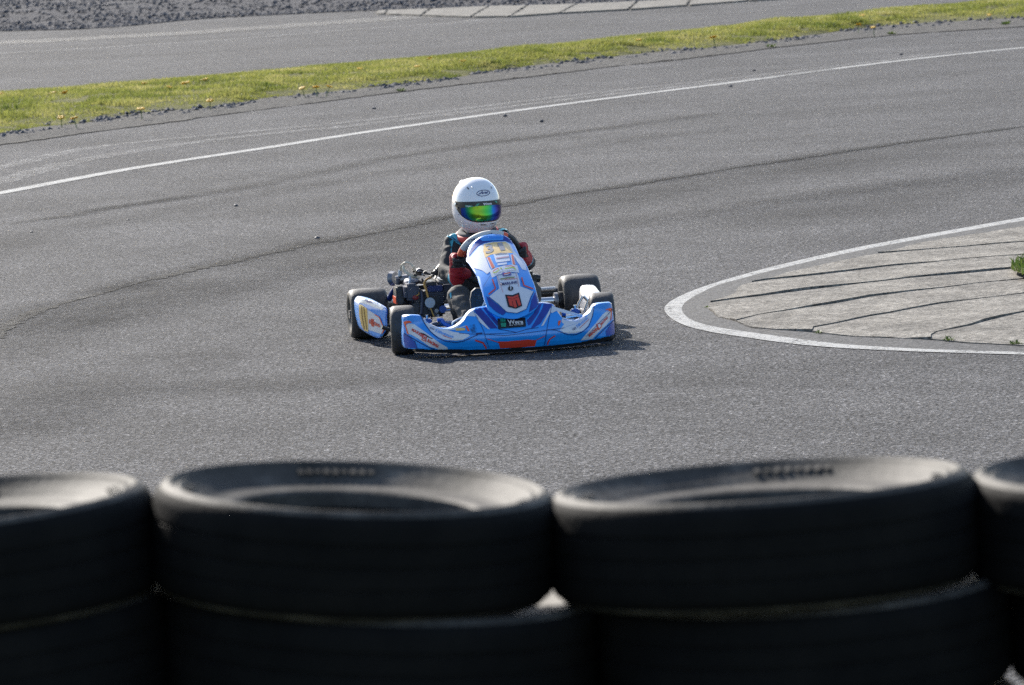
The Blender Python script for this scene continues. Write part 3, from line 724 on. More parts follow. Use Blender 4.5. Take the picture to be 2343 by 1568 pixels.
LAYER = .0016
def sticker(parent, bvh, crop, P2, m, layer=1, grid=None, name='decal', guess=27.0, org=None):
    """thin print laid onto a built surface along the line of sight from which it was measured"""
    xs = [p[0] for p in P2]; ys = [p[1] for p in P2]
    g = grid or max(4.0, 6.0/CROPS[crop][2])
    bm = tess_grid(P2, g)
    for v in bm.verts: v.co = lay(bvh, crop, v.co.x, v.co.z, LAYER*layer, guess, org)
    me = bpy.data.meshes.new(name); bm.to_mesh(me); bm.free()
    return finish(me, name, m, parent, 180)
def stroke(parent, bvh, crop, pts, w, m, layer=1, name='decal', guess=27.0, org=None):
    P = [Vector((x, y, 0)) for x, y in pts]; st = max(4.0, 6.0/CROPS[crop][2])
    if len(P) > 2: P = resample(P, st)
    else: P = resample(P, st)
    L = []; Rr = []
    for i, p in enumerate(P):
        t = (P[min(i+1, len(P)-1)]-P[max(0, i-1)]).normalized(); n = Vector((-t.y, t.x, 0))*w/2
        L.append(lay(bvh, crop, p.x+n.x, p.y+n.y, LAYER*layer, guess, org)); Rr.append(lay(bvh, crop, p.x-n.x, p.y-n.y, LAYER*layer, guess, org))
    b = MB().add(L+Rr, [(i, i+1, len(P)+i+1, len(P)+i) for i in range(len(P)-1)])
    return b.build(name, m, parent, 180)
def text_geo(s, bold=.0, shear=0.0):
    cu = bpy.data.curves.new('t', 'FONT'); cu.body = s; cu.offset = bold; cu.shear = shear; cu.resolution_u = 3; cu.fill_mode = 'FRONT' if hasattr(cu, 'fill_mode') else cu.fill_mode
    ob = bpy.data.objects.new('t', cu); COL.objects.link(ob)
    dg = bpy.context.evaluated_depsgraph_get(); me = bpy.data.meshes.new_from_object(ob.evaluated_get(dg))
    V = [v.co.copy() for v in me.vertices]; Fc = [tuple(p.vertices) for p in me.polygons]
    bpy.data.objects.remove(ob); bpy.data.curves.remove(cu); bpy.data.meshes.remove(me)
    x0, x1 = min(v.x for v in V), max(v.x for v in V); y0, y1 = min(v.y for v in V), max(v.y for v in V)
    return [((v.x-x0)/(x1-x0), (v.y-y0)/(y1-y0)) for v in V], Fc
def lettering(parent, bvh, crop, s, quad, m, layer=2, bold=.02, shear=0.0, guess=27.0, org=None):
    """quad: top-left, top-right, bottom-right, bottom-left in crop pixels"""
    V, Fc = text_geo(s, bold, shear); tl, tr, br, bl = [Vector((q[0], q[1])) for q in quad]; vs = []
    for u, v in V:
        p = (bl.lerp(br, u)).lerp(tl.lerp(tr, u), v); vs.append(lay(bvh, crop, p.x, p.y, LAYER*layer, guess, org))
    return MB().add(vs, Fc).build('lettering', m, parent, 180)

# ---- front fairing
C1F = [(518, 1395), (504, 1350), (500, 1290), (505, 1220), (503, 1160), (514, 1146), (560, 1141), (632, 1143), (652, 1155), (700, 1200), (740, 1222), (790, 1240), (850, 1245), (900, 1232), (940, 1210), (975, 1175), (1000, 1140), (1030, 1110), (1070, 1090), (1165, 1072), (1300, 1062), (1450, 1052), (1565, 1045), (1640, 1048), (1680, 1062), (1710, 1110), (1740, 1150), (1775, 1175), (1830, 1187), (1880, 1175), (1920, 1150), (1960, 1110), (1985, 1072), (2005, 1056), (2050, 1047), (2115, 1042), (2132, 1052), (2140, 1100), (2150, 1180), (2156, 1260), (2152, 1290), (2120, 1306), (2050, 1322), (1900, 1350), (1700, 1372), (1500, 1390), (1300, 1402), (1000, 1412), (800, 1412), (600, 1405)]
PF = [on_surf('c1', x, y, F_fair, -.35) for x, y in C1F]
fairing = drape_solid('front_fairing', [(p.x, p.z) for p in PF], F_fair, .05, M_blue)
BF = bvh_of(fairing)
lipP = [on_surf('c1', x, y, F_fair, -.35) for x, y in [(600, 1403), (800, 1411), (1000, 1411), (1300, 1401), (1500, 1389), (1700, 1371), (1900, 1349), (2050, 1322), (2120, 1305), (2148, 1290)]]
b = MB()
lp = spline(lipP, 4); n = len(lp)
vs = []
for p in lp: vs += [p+Vector((0, -.002, .004)), p+Vector((0, .012, -.018)), p+Vector((0, .12, -.020)), p+Vector((0, .12, .006))]
fs = [(4*i+j, 4*i+(j+1) % 4, 4*i+4+(j+1) % 4, 4*i+4+j) for i in range(n-1) for j in range(4)]+[(0, 1, 2, 3), (4*n-4, 4*n-3, 4*n-2, 4*n-1)]
KB(b.add(vs, fs), 'fairing_lip', M_plk)
def FS(crop, P, m, layer=1): return sticker(fairing, BF, crop, P, m, layer)
# left wing (picture left)
FS('c4', [(275, 540), (310, 515), (370, 508), (430, 530), (600, 650), (800, 800), (900, 870), (1030, 945), (1045, 985), (870, 985), (700, 930), (500, 790), (370, 715), (320, 700)], M_wht)
FS('c4', [(228, 480), (270, 462), (340, 458), (380, 490), (275, 512), (270, 540), (310, 650), (325, 710), (295, 700), (255, 560), (230, 500)], M_orng)
FS('c4', [(548, 372), (620, 450), (720, 520), (830, 572), (900, 605), (1050, 637), (1150, 665), (1300, 690), (1420, 710), (1450, 735), (1320, 810), (1200, 825), (1050, 815), (950, 795), (860, 755), (760, 690), (680, 610), (610, 500)], M_wht)
FS('c4', [(900, 604), (1000, 612), (1110, 600), (1200, 548), (1280, 480), (1335, 420), (1390, 345), (1500, 240), (1560, 350), (1545, 382), (1400, 372), (1330, 470), (1250, 560), (1200, 600), (1380, 545), (1370, 565), (1180, 625), (1050, 634)], M_pale)
FS('c4', [(1515, 240), (1640, 222), (1800, 400), (1960, 598), (1830, 605), (1700, 480), (1600, 380)], M_navy)
FS('c4', [(1690, 218), (1765, 207), (1860, 340), (1960, 470), (1955, 560), (1800, 375)], M_navy)
FS('c4', [(1510, 290), (1570, 340), (1700, 480), (1820, 625), (1780, 615), (1620, 480)], M_wht, 2)
FS('c4', [(1365, 555), (1400, 558), (1450, 655), (1405, 650)], M_orng, 2)
FS('c4', [(1190, 600), (1360, 597), (1360, 640), (1190, 645)], M_gold, 2)
FS('c4', [(1450, 540), (1530, 520), (1570, 600), (1560, 680), (1490, 690), (1455, 620)], mat('soot', (.02, .035, .09), .7, nz=(60, BLUE)), 1)
FS('c4', [(225, 700), (250, 690), (420, 830), (480, 965), (270, 955), (235, 860)], mat('deep_blue_print', (.012, .07, .40), .3, coat=.4), 1)
for P, w in (([(235, 690), (420, 800), (560, 880), (720, 960), (800, 985)], 14), ([(545, 370), (620, 520), (720, 660), (860, 780), (1000, 835), (1200, 855), (1320, 835), (1600, 715)], 14), ([(1520, 290), (1600, 430), (1700, 640), (1760, 830), (1800, 960)], 9), ([(1250, 690), (1600, 710), (2300, 680)], 8), ([(430, 830), (480, 965)], 9), ([(1560, 700), (1680, 690)], 30)): stroke(fairing, BF, 'c4', P, w, M_line_navy, 2)
for P, w in (([(1770, 790), (1900, 830), (1990, 862)], 12), ([(1545, 815), (1690, 862), (1720, 905), (1755, 968)], 26)): stroke(fairing, BF, 'c4', P, w, M_red, 2)
stroke(fairing, BF, 'c4', [(1600, 800), (1745, 860), (1800, 965)], 16, M_sky, 2)
lettering(fairing, BF, 'c4', 'MAXXIS', [(385, 590), (595, 715), (575, 770), (370, 640)], M_red, 3, .05)
lettering(fairing, BF, 'c4', 'RACING', [(685, 790), (880, 905), (855, 955), (665, 845)], M_red, 3, .05)
FS('c4', [(590, 705), (665, 730), (645, 850), (555, 805)], M_red, 2); FS('c4', [(605, 735), (645, 750), (630, 825), (580, 800)], M_wht, 3)
lettering(fairing, BF, 'c4', 'M', [(608, 745), (640, 757), (628, 815), (592, 797)], M_red, 4, .03)
stroke(fairing, BF, 'c4', [(540, 690), (620, 715), (690, 765), (765, 790)], 16, M_blk, 4)
lettering(fairing, BF, 'c4', 'Tillotson', [(815, 615), (1160, 735), (1135, 785), (795, 665)], M_sky, 3, .015, .25)
lettering(fairing, BF, 'c4', 'oo', [(720, 578), (800, 605), (790, 640), (705, 608)], M_line_navy, 3, .0)
stroke(fairing, BF, 'c4', [(950, 735), (1110, 790)], 8, M_red, 3)
# centre
FS('c1', [(1245, 1345), (1300, 1345), (1480, 1330), (1545, 1335), (1530, 1382), (1400, 1390), (1262, 1398)], M_red)
stroke(fairing, BF, 'c1', [(1130, 1288), (1300, 1300), (1500, 1275), (1760, 1240)], 4, M_line_navy, 2)
stroke(fairing, BF, 'c1', [(1250, 1250), (1390, 1275), (1470, 1250), (1560, 1238)], 4, M_line_navy, 2)
plate = FS('c1', [(1240, 1170), (1456, 1162), (1461, 1232), (1244, 1250)], M_blk, 3)
lettering(fairing, BF, 'w', 'Wera', [(1245, 985), (1895, 990), (1900, 1145), (1290, 1165)], M_white, 5, .03)
lettering(fairing, BF, 'w', 'Be a Tool Rebel', [(1340, 1170), (1895, 1150), (1890, 1200), (1335, 1230)], M_white, 5, .0, .3)
for P in ([(985, 920), (1040, 915), (1030, 1060), (980, 1060)], [(1045, 930), (1095, 930), (1100, 1060), (1040, 1060)], [(1105, 915), (1160, 910), (1200, 1055), (1110, 1060)], [(985, 1110), (1030, 1105), (1060, 1275), (1030, 1280)], [(1045, 1105), (1110, 1105), (1115, 1275), (1070, 1275)], [(1120, 1110), (1210, 1105), (1190, 1275), (1125, 1275)]): FS('w', P, M_grn, 5)
# right wing
FS('c6', [(1215, 1270), (1290, 1185), (1450, 1010), (1560, 870), (1620, 820), (1680, 815), (1690, 850), (1670, 970), (1620, 1030), (1480, 1160), (1400, 1245), (1330, 1258)], M_wht)
FS('c6', [(1600, 800), (1650, 768), (1700, 765), (1705, 800), (1698, 930), (1682, 965), (1688, 830), (1640, 800)], M_orng)
FS('c6', [(890, 1110), (1000, 1062), (1150, 1012), (1290, 932), (1350, 852), (1400, 775), (1428, 735), (1420, 830), (1385, 960), (1330, 1050), (1250, 1120), (1150, 1160), (1030, 1165), (950, 1145)], M_wht)
FS('c6', [(935, 880), (960, 950), (1020, 968), (1150, 968), (1230, 930), (1300, 870), (1290, 928), (1150, 1008), (1000, 1058), (900, 1100), (960, 1020), (920, 990)], M_pale)
FS('c6', [(640, 705), (750, 698), (768, 715), (700, 840), (590, 1010), (470, 1088), (445, 1080), (540, 920), (620, 780)], M_navy)
FS('c6', [(560, 712), (610, 705), (560, 850), (440, 1020), (400, 1040), (380, 960), (480, 860)], M_navy)
FS('c6', [(752, 760), (742, 850), (640, 1040), (600, 1058), (650, 960)], M_wht, 2)
FS('c6', [(770, 730), (830, 760), (870, 800), (770, 850), (750, 830)], M_pale, 2)
FS('c6', [(870, 970), (912, 960), (890, 1040), (862, 1040)], M_orng, 2)
FS('c6', [(1740, 960), (1745, 1170), (1620, 1205), (1610, 1130), (1640, 1080), (1700, 1000)], MATS['deep_blue_print'], 1)
for P, w in (([(1430, 730), (1400, 900), (1340, 1060), (1250, 1135), (1140, 1180), (1020, 1180), (820, 1110), (700, 1105)], 10), ([(1740, 950), (1600, 1080), (1480, 1200), (1440, 1240)], 10), ([(770, 720), (720, 950), (690, 1110), (655, 1345)], 8), ([(1715, 770), (1640, 870), (1500, 1010), (1300, 1210)], 6)): stroke(fairing, BF, 'c6', P, w, M_line_navy, 2)
stroke(fairing, BF, 'c6', [(500, 1275), (660, 1200)], 10, M_red, 2); stroke(fairing, BF, 'c6', [(700, 1340), (712, 1290), (740, 1245), (820, 1195)], 18, M_red, 2)
stroke(fairing, BF, 'c6', [(665, 1345), (685, 1270), (740, 1230)], 10, M_sky, 2)
lettering(fairing, BF, 'c6', 'MAXXIS', [(1330, 1180), (1465, 1065), (1480, 1105), (1350, 1222)], M_red, 3, .05)
lettering(fairing, BF, 'c6', 'RACING', [(1525, 1005), (1630, 890), (1642, 925), (1545, 1040)], M_red, 3, .05)
FS('c6', [(1455, 1025), (1510, 995), (1550, 1050), (1500, 1110), (1480, 1095)], M_red, 2); FS('c6', [(1475, 1030), (1508, 1012), (1532, 1050), (1500, 1085)], M_wht, 3)
lettering(fairing, BF, 'c6', 'Tillotson', [(1135, 1050), (1310, 910), (1335, 935), (1165, 1085)], M_sky, 3, .015, .2)
lettering(fairing, BF, 'c6', 'oo', [(1085, 1085), (1135, 1060), (1150, 1095), (1100, 1120)], M_line_navy, 3, .0)
stroke(fairing, BF, 'c6', [(1200, 1085), (1350, 945)], 6, M_red, 3)

# ---- number panel (nassau)
C1N = [(1160, 1085), (1172, 1108), (1200, 1130), (1240, 1150), (1290, 1165), (1340, 1171), (1400, 1167), (1450, 1150), (1500, 1125), (1540, 1095), (1560, 1060), (1560, 1020), (1545, 960), (1528, 900), (1500, 830), (1465, 745), (1440, 705), (1412, 680), (1395, 640), (1370, 590), (1335, 545), (1290, 518), (1230, 508), (1170, 512), (1110, 530), (1060, 565), (1025, 605), (1008, 650), (1006, 690), (998, 715), (1020, 745), (1050, 790), (1085, 850), (1100, 900), (1120, 960), (1140, 1030)]
PN = [on_surf('c1', x, y, F_nas, -.1) for x, y in C1N]
nassau = drape_solid('number_panel', [(p.x, p.z) for p in PN], F_nas, .012, M_blue, edge=.005)
BN = bvh_of(nassau)
def NS(crop, P, m, layer=1, **kw): return sticker(nassau, BN, crop, P, m, layer, **kw)
NS('c5', [(205, 590), (260, 550), (330, 450), (420, 340), (520, 285), (640, 262), (880, 250), (960, 290), (1030, 420), (1130, 520), (1200, 590), (1235, 650), (1250, 760), (1170, 740), (1110, 640), (1050, 560), (1010, 460), (800, 455), (620, 490), (545, 545), (600, 700), (640, 760), (560, 820), (480, 760), (420, 740), (330, 720)], M_pale)  # pale shoulders: sun glare painted in as print, over guessed white artwork
NS('c5', [(290, 370), (420, 200), (560, 160), (850, 148), (980, 230), (1050, 310), (960, 270), (880, 240), (640, 250), (500, 280), (400, 330), (300, 440), (240, 520), (235, 470)], M_navy, 1)
NS('c5', [(435, 205), (560, 165), (850, 150), (835, 232), (640, 240), (480, 250)], M_sky, 2)
lettering(nassau, BN, 'c5', 'Tillotson', [(560, 165), (820, 160), (815, 195), (560, 212)], M_blue, 3, .01)
NS('c5', [(505, 310), (660, 272), (880, 264), (950, 320), (1010, 458), (800, 455), (620, 490), (532, 545), (495, 430)], M_gold, 2)
lettering(nassau, BN, 'c5', '3', [(530, 320), (640, 300), (690, 440), (540, 480)], M_grey, 3, .03)
lettering(nassau, BN, 'c5', '1', [(735, 290), (820, 275), (880, 410), (800, 425)], M_grey, 3, .04)
NS('c5', [(545, 545), (620, 495), (800, 460), (1010, 462), (1060, 640), (1080, 690), (990, 670), (850, 690), (690, 735), (650, 745)], M_sky, 2)
NS('c5', [(672, 484), (928, 460), (940, 500), (962, 600), (720, 632)], M_pale, 3)
stroke(nassau, BN, 'c5', [(700, 490), (920, 470)], 16, M_grey, 4); stroke(nassau, BN, 'c5', [(720, 560), (940, 530)], 22, mat('rose_print', (.45, .30, .38), .4), 4)
NS('c5', [(740, 645), (905, 625), (905, 660), (745, 680)], M_pale, 3)
for P in ([(565, 545), (605, 538), (695, 715), (655, 740)], [(980, 495), (1010, 495), (1045, 668), (1012, 668)]):
    NS('c5', [(P[0][0]-14, P[0][1]), (P[1][0]+14, P[1][1]), (P[2][0]+14, P[2][1]), (P[3][0]-14, P[3][1])], M_wht, 3); NS('c5', P, mat('coral_print', (.62, .14, .09), .35), 4)
NS('c5', [(600, 1215), (730, 1110), (775, 1080), (750, 960), (725, 850), (860, 815), (1090, 805), (1125, 930), (1140, 1042), (1250, 1080), (1368, 1130), (1320, 1210), (1240, 1432), (1080, 1500), (905, 1480), (760, 1345)], M_wht, 2)
NS('c5', [(610, 780), (700, 730), (850, 690), (1000, 670), (1085, 690), (1120, 812), (1000, 800), (850, 815), (740, 852), (650, 900)], M_wht, 4)
for P, w, m in (([(665, 800), (690, 765), (760, 735)], 10, M_red), ([(665, 815), (720, 805), (770, 770), (760, 745)], 14, M_lime), ([(800, 740), (815, 765), (800, 720)], 18, M_lime), ([(870, 745), (1000, 720), (1040, 730), (1055, 765)], 16, M_lime), ([(880, 700), (980, 693), (1040, 715)], 9, M_red), ([(690, 832), (850, 785), (1000, 772), (1050, 780)], 5, M_grey)): stroke(nassau, BN, 'c5', P, w, m, 5)
NS('c5', [(820, 812), (960, 795), (985, 855), (840, 868)], M_prp, 5); NS('c5', [(845, 838), (880, 812), (950, 808), (965, 830), (920, 855), (860, 862)], M_wht, 6); stroke(nassau, BN, 'c5', [(850, 845), (965, 820)], 16, M_red, 7)
stroke(nassau, BN, 'c5', [(790, 925), (900, 905), (1040, 890)], 18, mat('olive_print', (.22, .22, .05), .4), 5); stroke(nassau, BN, 'c5', [(860, 935), (930, 925), (1080, 915)], 7, M_red, 5)
for P in ([(730, 860), (790, 1000), (840, 1150)], [(1060, 815), (1090, 930), (1110, 1050)]): stroke(nassau, BN, 'c5', P, 7, mat('rose_line', (.55, .25, .27), .4), 4)
lettering(nassau, BN, 'c5', 'MARLINE', [(800, 985), (1080, 955), (1085, 995), (815, 1035)], M_line_navy, 5, .03)
NS('c5', [(970+46*math.cos(a), 1085+38*math.sin(a)) for a in np.linspace(0, 6.0, 16)], M_blk, 5); stroke(nassau, BN, 'c5', [(965, 1040), (975, 1075), (972, 1110)], 14, M_wht, 6); stroke(nassau, BN, 'c5', [(935, 1030), (970, 1040)], 8, M_blk, 5)
NS('c5', [(875, 1188), (1000, 1197), (1115, 1152), (1170, 1385), (1062, 1432), (928, 1400)], M_blk, 4)
NS('c5', [(912, 1218), (1000, 1232), (1098, 1190), (1106, 1225), (1002, 1268), (920, 1252)], M_red, 5)
for P in ([(925, 1270), (985, 1278), (1012, 1395), (955, 1380)], [(995, 1285), (1045, 1270), (1080, 1400), (1050, 1418), (1025, 1405)], [(1060, 1260), (1110, 1240), (1148, 1370), (1105, 1388)], [(925, 1258), (1002, 1275), (1108, 1232), (1115, 1262), (1005, 1305), (932, 1290)]): NS('c5', P, M_red, 5)
for P in ([(655, 920), (712, 1085), (590, 1185)], [(1160, 890), (1200, 1030), (1360, 1090)]): stroke(nassau, BN, 'c5', P, 22, M_red, 4)
NS('c5', [(545, 1205), (590, 1235), (760, 1370), (890, 1485), (840, 1540), (720, 1480), (600, 1370)], M_navy, 2)
NS('c5', [(1450, 1150), (1462, 1330), (1420, 1400), (1290, 1490), (1330, 1290), (1390, 1150)], M_navy, 2)
for P, w in (([(590, 1228), (760, 1355), (900, 1492), (1080, 1512), (1245, 1440), (1330, 1215), (1372, 1132)], 9), ([(500, 1060), (620, 860)], 5), ([(745, 1110), (735, 950)], 5)): stroke(nassau, BN, 'c5', P, w, M_line_navy, 5)
brk = MB().tube([(-.10, -.25, .12), (-.08, -.1, .30), (-.06, .12, .47)], .008, 8).tube([(.10, -.25, .12), (.10, -.1, .30), (.10, .12, .47)], .008, 8)
KB(MB().tube([(-.10, -.30, .12), (-.09, -.12, .28), (-.07, .08, .44)], .008, 8), 'panel_bracket', M_steel); KB(MB().tube([(.14, -.30, .12), (.13, -.12, .28), (.11, .08, .44)], .008, 8), 'panel_bracket', M_steel)

# ---- side pods
C3P = [(200, 800), (205, 765), (228, 728), (280, 710), (420, 742), (520, 790), (585, 825), (612, 852), (620, 900), (612, 990), (616, 1090), (592, 1180), (535, 1255), (482, 1268), (400, 1238), (285, 1168), (242, 1080), (212, 950), (202, 850)]
PP = [on_surf('c3', x, y, F_pod, .5) for x, y in C3P]
podL = drape_solid('side_pod', [(p.x, p.z) for p in PP], F_pod, .16, M_blue, edge=.014); BP = bvh_of(podL)
def PS(P, m, layer=1): return sticker(podL, BP, 'c3', P, m, layer)
PS([(210, 770), (232, 735), (285, 716), (420, 748), (520, 795), (580, 830), (540, 870), (420, 830), (330, 790), (240, 770)], M_pale)
PS([(215, 800), (245, 790), (330, 850), (345, 1000), (350, 1180), (290, 1160), (248, 1080), (220, 950)], M_gold, 1)
for P in ([(285, 830), (300, 960), (330, 1150)], [(255, 820), (262, 950), (295, 1140)]): stroke(podL, BP, 'c3', P, 10, mat('dark_gold_print', (.25, .15, .05), .4), 2)
PS([(335, 860), (430, 920), (500, 960), (570, 1120), (530, 1210), (440, 1180), (352, 1150)], M_wht, 1)
stroke(podL, BP, 'c3', [(440, 935), (505, 970), (575, 1140), (545, 1200)], 12, M_orng, 2)
lettering(podL, BP, 'c3', 'RACING', [(365, 1000), (515, 1070), (515, 1118), (365, 1060)], M_red, 3, .05)
PS([(385, 990), (430, 1000), (430, 1110), (395, 1095)], M_red, 2)
PS([(300, 725), (380, 745), (420, 775), (340, 765)], M_navy, 2)
# right pod: rounded shell seen from its inner side
b = MB(); rings = []
for (y, x0, x1, z0, z1) in ((.24, .55, .60, .09, .155), (.30, .538, .622, .075, .185), (.50, .535, .638, .065, .222), (.72, .545, .648, .065, .242), (.82, .56, .648, .08, .235), (.85, .585, .64, .11, .21)):
    ring = []
    for i in range(20):
        a = 2*math.pi*i/20; c, s_ = math.cos(a), math.sin(a); e = .55
        ring.append(((x0+x1)/2+(x1-x0)/2*math.copysign(abs(c)**e, c), y, (z0+z1)/2+(z1-z0)/2*math.copysign(abs(s_)**e, s_)))
    rings.append(ring)
vs = [p for r_ in rings for p in r_]; fs = [(i*20+j, i*20+(j+1) % 20, (i+1)*20+(j+1) % 20, (i+1)*20+j) for i in range(5) for j in range(20)]+[tuple(range(19, -1, -1)), tuple(range(100, 120))]
podR = KB(b.add(vs, fs), 'side_pod', M_wht, None, 60); podR['label'] = 'white side pod behind the far front wheel'
for a, c in ((('c6', 1255, 580, .30), ('c6', 1100, 880, .30)), (('c6', 1335, 660, .28), ('c6', 1275, 840, .28)), (('c6', 1258, 575, .30), ('c6', 1335, 655, .30))):
    KB(MB().cyl(k(*a), k(*c), .0085), 'pod_bracket', M_steel)
for s_, x0, x1 in ((-1, -.46, -.60), (1, .44, .60)):
    for y in (.35, .75): KB(MB().tube([(s_*.33, y, .06), (x0, y, .07), (x1, y, .12)], .011, 8), 'pod_support', M_plk)

# ---- wheels
def wheel(c, Rr, Wd, rim, steer, name):
    prof = []
    for (fx, fr) in ((-.40, rim/Rr), (-.47, .62), (-.5, .78), (-.485, .88), (-.44, .945), (-.37, .98), (-.25, .996), (0, 1.0), (.25, .996), (.37, .98), (.44, .945), (.485, .88), (.5, .78), (.47, .62), (.40, rim/Rr), (.36, rim/Rr*1.0), (.3, .75), (-.3, .75), (-.36, rim/Rr)): prof.append((fx*Wd, fr*Rr))
    t_ = MB().lathe(prof, (0, 0, 0), 'x', 56).build(name, M_rubk, kart, 50); t_.location = c; t_.rotation_euler = (0, 0, steer)
    rp = [(-Wd*.42, rim*1.02), (-Wd*.42, rim*.93), (-Wd*.30, rim*.86), (Wd*.30, rim*.86), (Wd*.42, rim*.93), (Wd*.42, rim*1.02), (Wd*.36, rim*.99), (-Wd*.36, rim*.99)]
    MB().lathe(rp, (0, 0, 0), 'x', 40).build('rim', M_alu, t_, 30)
    d = MB().cyl((-Wd*.10, 0, 0), (Wd*.06, 0, 0), rim*.88, n=28)
    d.build('wheel_disc', M_dark, t_, 30)
    h = MB().cyl((-Wd*.5, 0, 0), (Wd*.5, 0, 0), rim*.34, n=18)
    for i in range(3):
        a = i*2.094; h.cyl((-Wd*.3, rim*.55*math.cos(a), rim*.55*math.sin(a)), (Wd*.3, rim*.55*math.cos(a), rim*.55*math.sin(a)), .006, n=8)
    h.build('hub', M_alu, t_, 30); return t_
STE = R(-7)
wheel((-.53, 0, .130), .130, .133, .066, STE, 'front_tyre'); wheel((.545, 0, .130), .130, .133, .066, STE, 'front_tyre')
wheel((-.588, 1.05, .139), .139, .212, .068, 0, 'rear_tyre'); wheel((.60, 1.05, .139), .139, .212, .068, 0, 'rear_tyre')

# ---- chassis
KB(MB().tube([(-.36, .98, .06), (-.34, .5, .055), (-.30, .1, .055), (-.27, -.15, .06), (-.2, -.27, .07), (0, -.30, .07), (.2, -.27, .07), (.27, -.15, .06), (.30, .1, .055), (.34, .5, .055), (.36, .98, .06)], .016, 10), 'chassis_tube', M_frame)
for y, w in ((.0, .30), (.45, .33), (.98, .36)): KB(MB().cyl((-w, y, .058), (w, y, .058), .015), 'cross_tube', M_frame)
KB(MB().box((0, .10, .036), (.50, .62, .004), None, 0), 'floor_tray', M_alu)
KB(MB().cyl((-.60, 1.05, .139), (.62, 1.05, .139), .022, n=18), 'rear_axle', M_steel)
for x in (-.36, .30, .50): KB(MB().cyl((x-.02, 1.05, .139), (x+.02, 1.05, .139), .05, n=20), 'axle_bearing', M_dark)
KB(MB().cyl((.455, 1.05, .139), (.475, 1.05, .139), .045, n=20), 'hub_flange', M_alu)
KB(MB().cyl((.20, 1.05, .139), (.21, 1.05, .139), .09, n=32), 'brake_disc', M_steel)
KB(MB().cyl((-.25, 1.05, .139), (-.243, 1.05, .139), .095, n=36), 'sprocket', M_alu)
b = MB(); b.tube([(-.66, 1.24, .12), (-.55, 1.30, .14), (0, 1.33, .155), (.55, 1.30, .16), (.68, 1.24, .14)], .028, 12); KB(b, 'rear_bumper', M_plk)
KB(MB().tube([(-.50, 1.27, .175), (0, 1.30, .187), (.50, 1.27, .19)], .010, 8), 'bumper_highlight', mat('highlight_white', (.7, .7, .7), .3))  # white tube painting the highlight along the top of the black bumper
for x in (-.3, .3): KB(MB().cyl((x, 1.0, .07), (x, 1.31, .14), .012), 'bumper_stay', M_steel)
for s_ in (-1, 1):
    KB(MB().box((s_*.40, .0, .13), (.05, .05, .10), Matrix.Rotation(STE, 3, 'Z')), 'stub_axle_yoke', M_frame)
    KB(MB().cyl((s_*.40, 0, .13), (s_*.50, 0, .13), .0125), 'stub_axle', M_steel)
    KB(MB().cyl((s_*.40, .0, .065), (s_*.40, .0, .20), .009), 'king_pin', M_steel)
    KB(MB().cyl((s_*.40, -.09, .115), (s_*.04, -.03, .10), .008), 'tie_rod', M_steel)
    KB(MB().tube([(s_*.29, .05, .06), (s_*.35, .02, .10), (s_*.40, 0, .13)], .016, 8), 'yoke_arm', M_frame)
KB(MB().tube([k('c4', 715, 545, -.1), k('c4', 780, 515, -.08), k('c4', 850, 505, -.06), k('c4', 880, 440, -.05)], .010, 8), 'steering_link', M_alu)
KB(MB().tube([k('c4', 845, 445, -.08), k('c4', 940, 450, -.08), k('c4', 960, 500, -.1), k('c4', 1120, 590, -.12)], .011, 8), 'caster_arm', M_frame)
KB(MB().tube([k('c6', 970, 915, -.1), k('c6', 1230, 890, -.06)], .0135, 10, smooth=0), 'steering_link', M_steel)
KB(MB().cyl(k('c6', 925, 850, -.12), k('c6', 985, 848, -.12), .015), 'rod_end', M_frame)
KB(MB().cyl((0, -.05, .10), (-.0, .31, .44), .010), 'steering_column', M_steel)
KB(MB().tube([(-.13, -.16, .07), (-.13, -.15, .2), (-.10, -.14, .27)], .008, 8), 'brake_pedal', M_steel); KB(MB().tube([(.13, -.16, .07), (.13, -.15, .2), (.10, -.14, .27)], .008, 8), 'throttle_pedal', M_steel)
KB(MB().tube([k('c4', 1125, 545, -.16), k('c4', 1135, 495, -.16), k('c4', 1240, 430, -.16), k('c4', 1330, 400, -.16)], .007, 8), 'pedal_stop', M_steel)
# seat
b = MB(); rings = []
for (y, z, w, h) in ((.34, .085, .15, .03), (.48, .06, .17, .07), (.64, .055, .175, .14), (.80, .09, .18, .22), (.90, .22, .185, .22), (.97, .40, .165, .14), (.99, .46, .12, .06)):
    rings.append([Vector((w*math.sin(a), y-.10*(1-math.cos(a))*(1 if y > .7 else .2), z+h*(1-math.cos(a))*.55)) for a in np.linspace(-1.75, 1.75, 15)])
nr = len(rings); vs = [p for r_ in rings for p in r_]; fs = [(i*15+j, i*15+j+1, (i+1)*15+j+1, (i+1)*15+j) for i in range(nr-1) for j in range(14)]
st = KB(b.add(vs, fs), 'seat', M_seat, None, 60)
md = st.modifiers.new('thick', 'SOLIDIFY'); md.thickness = .008
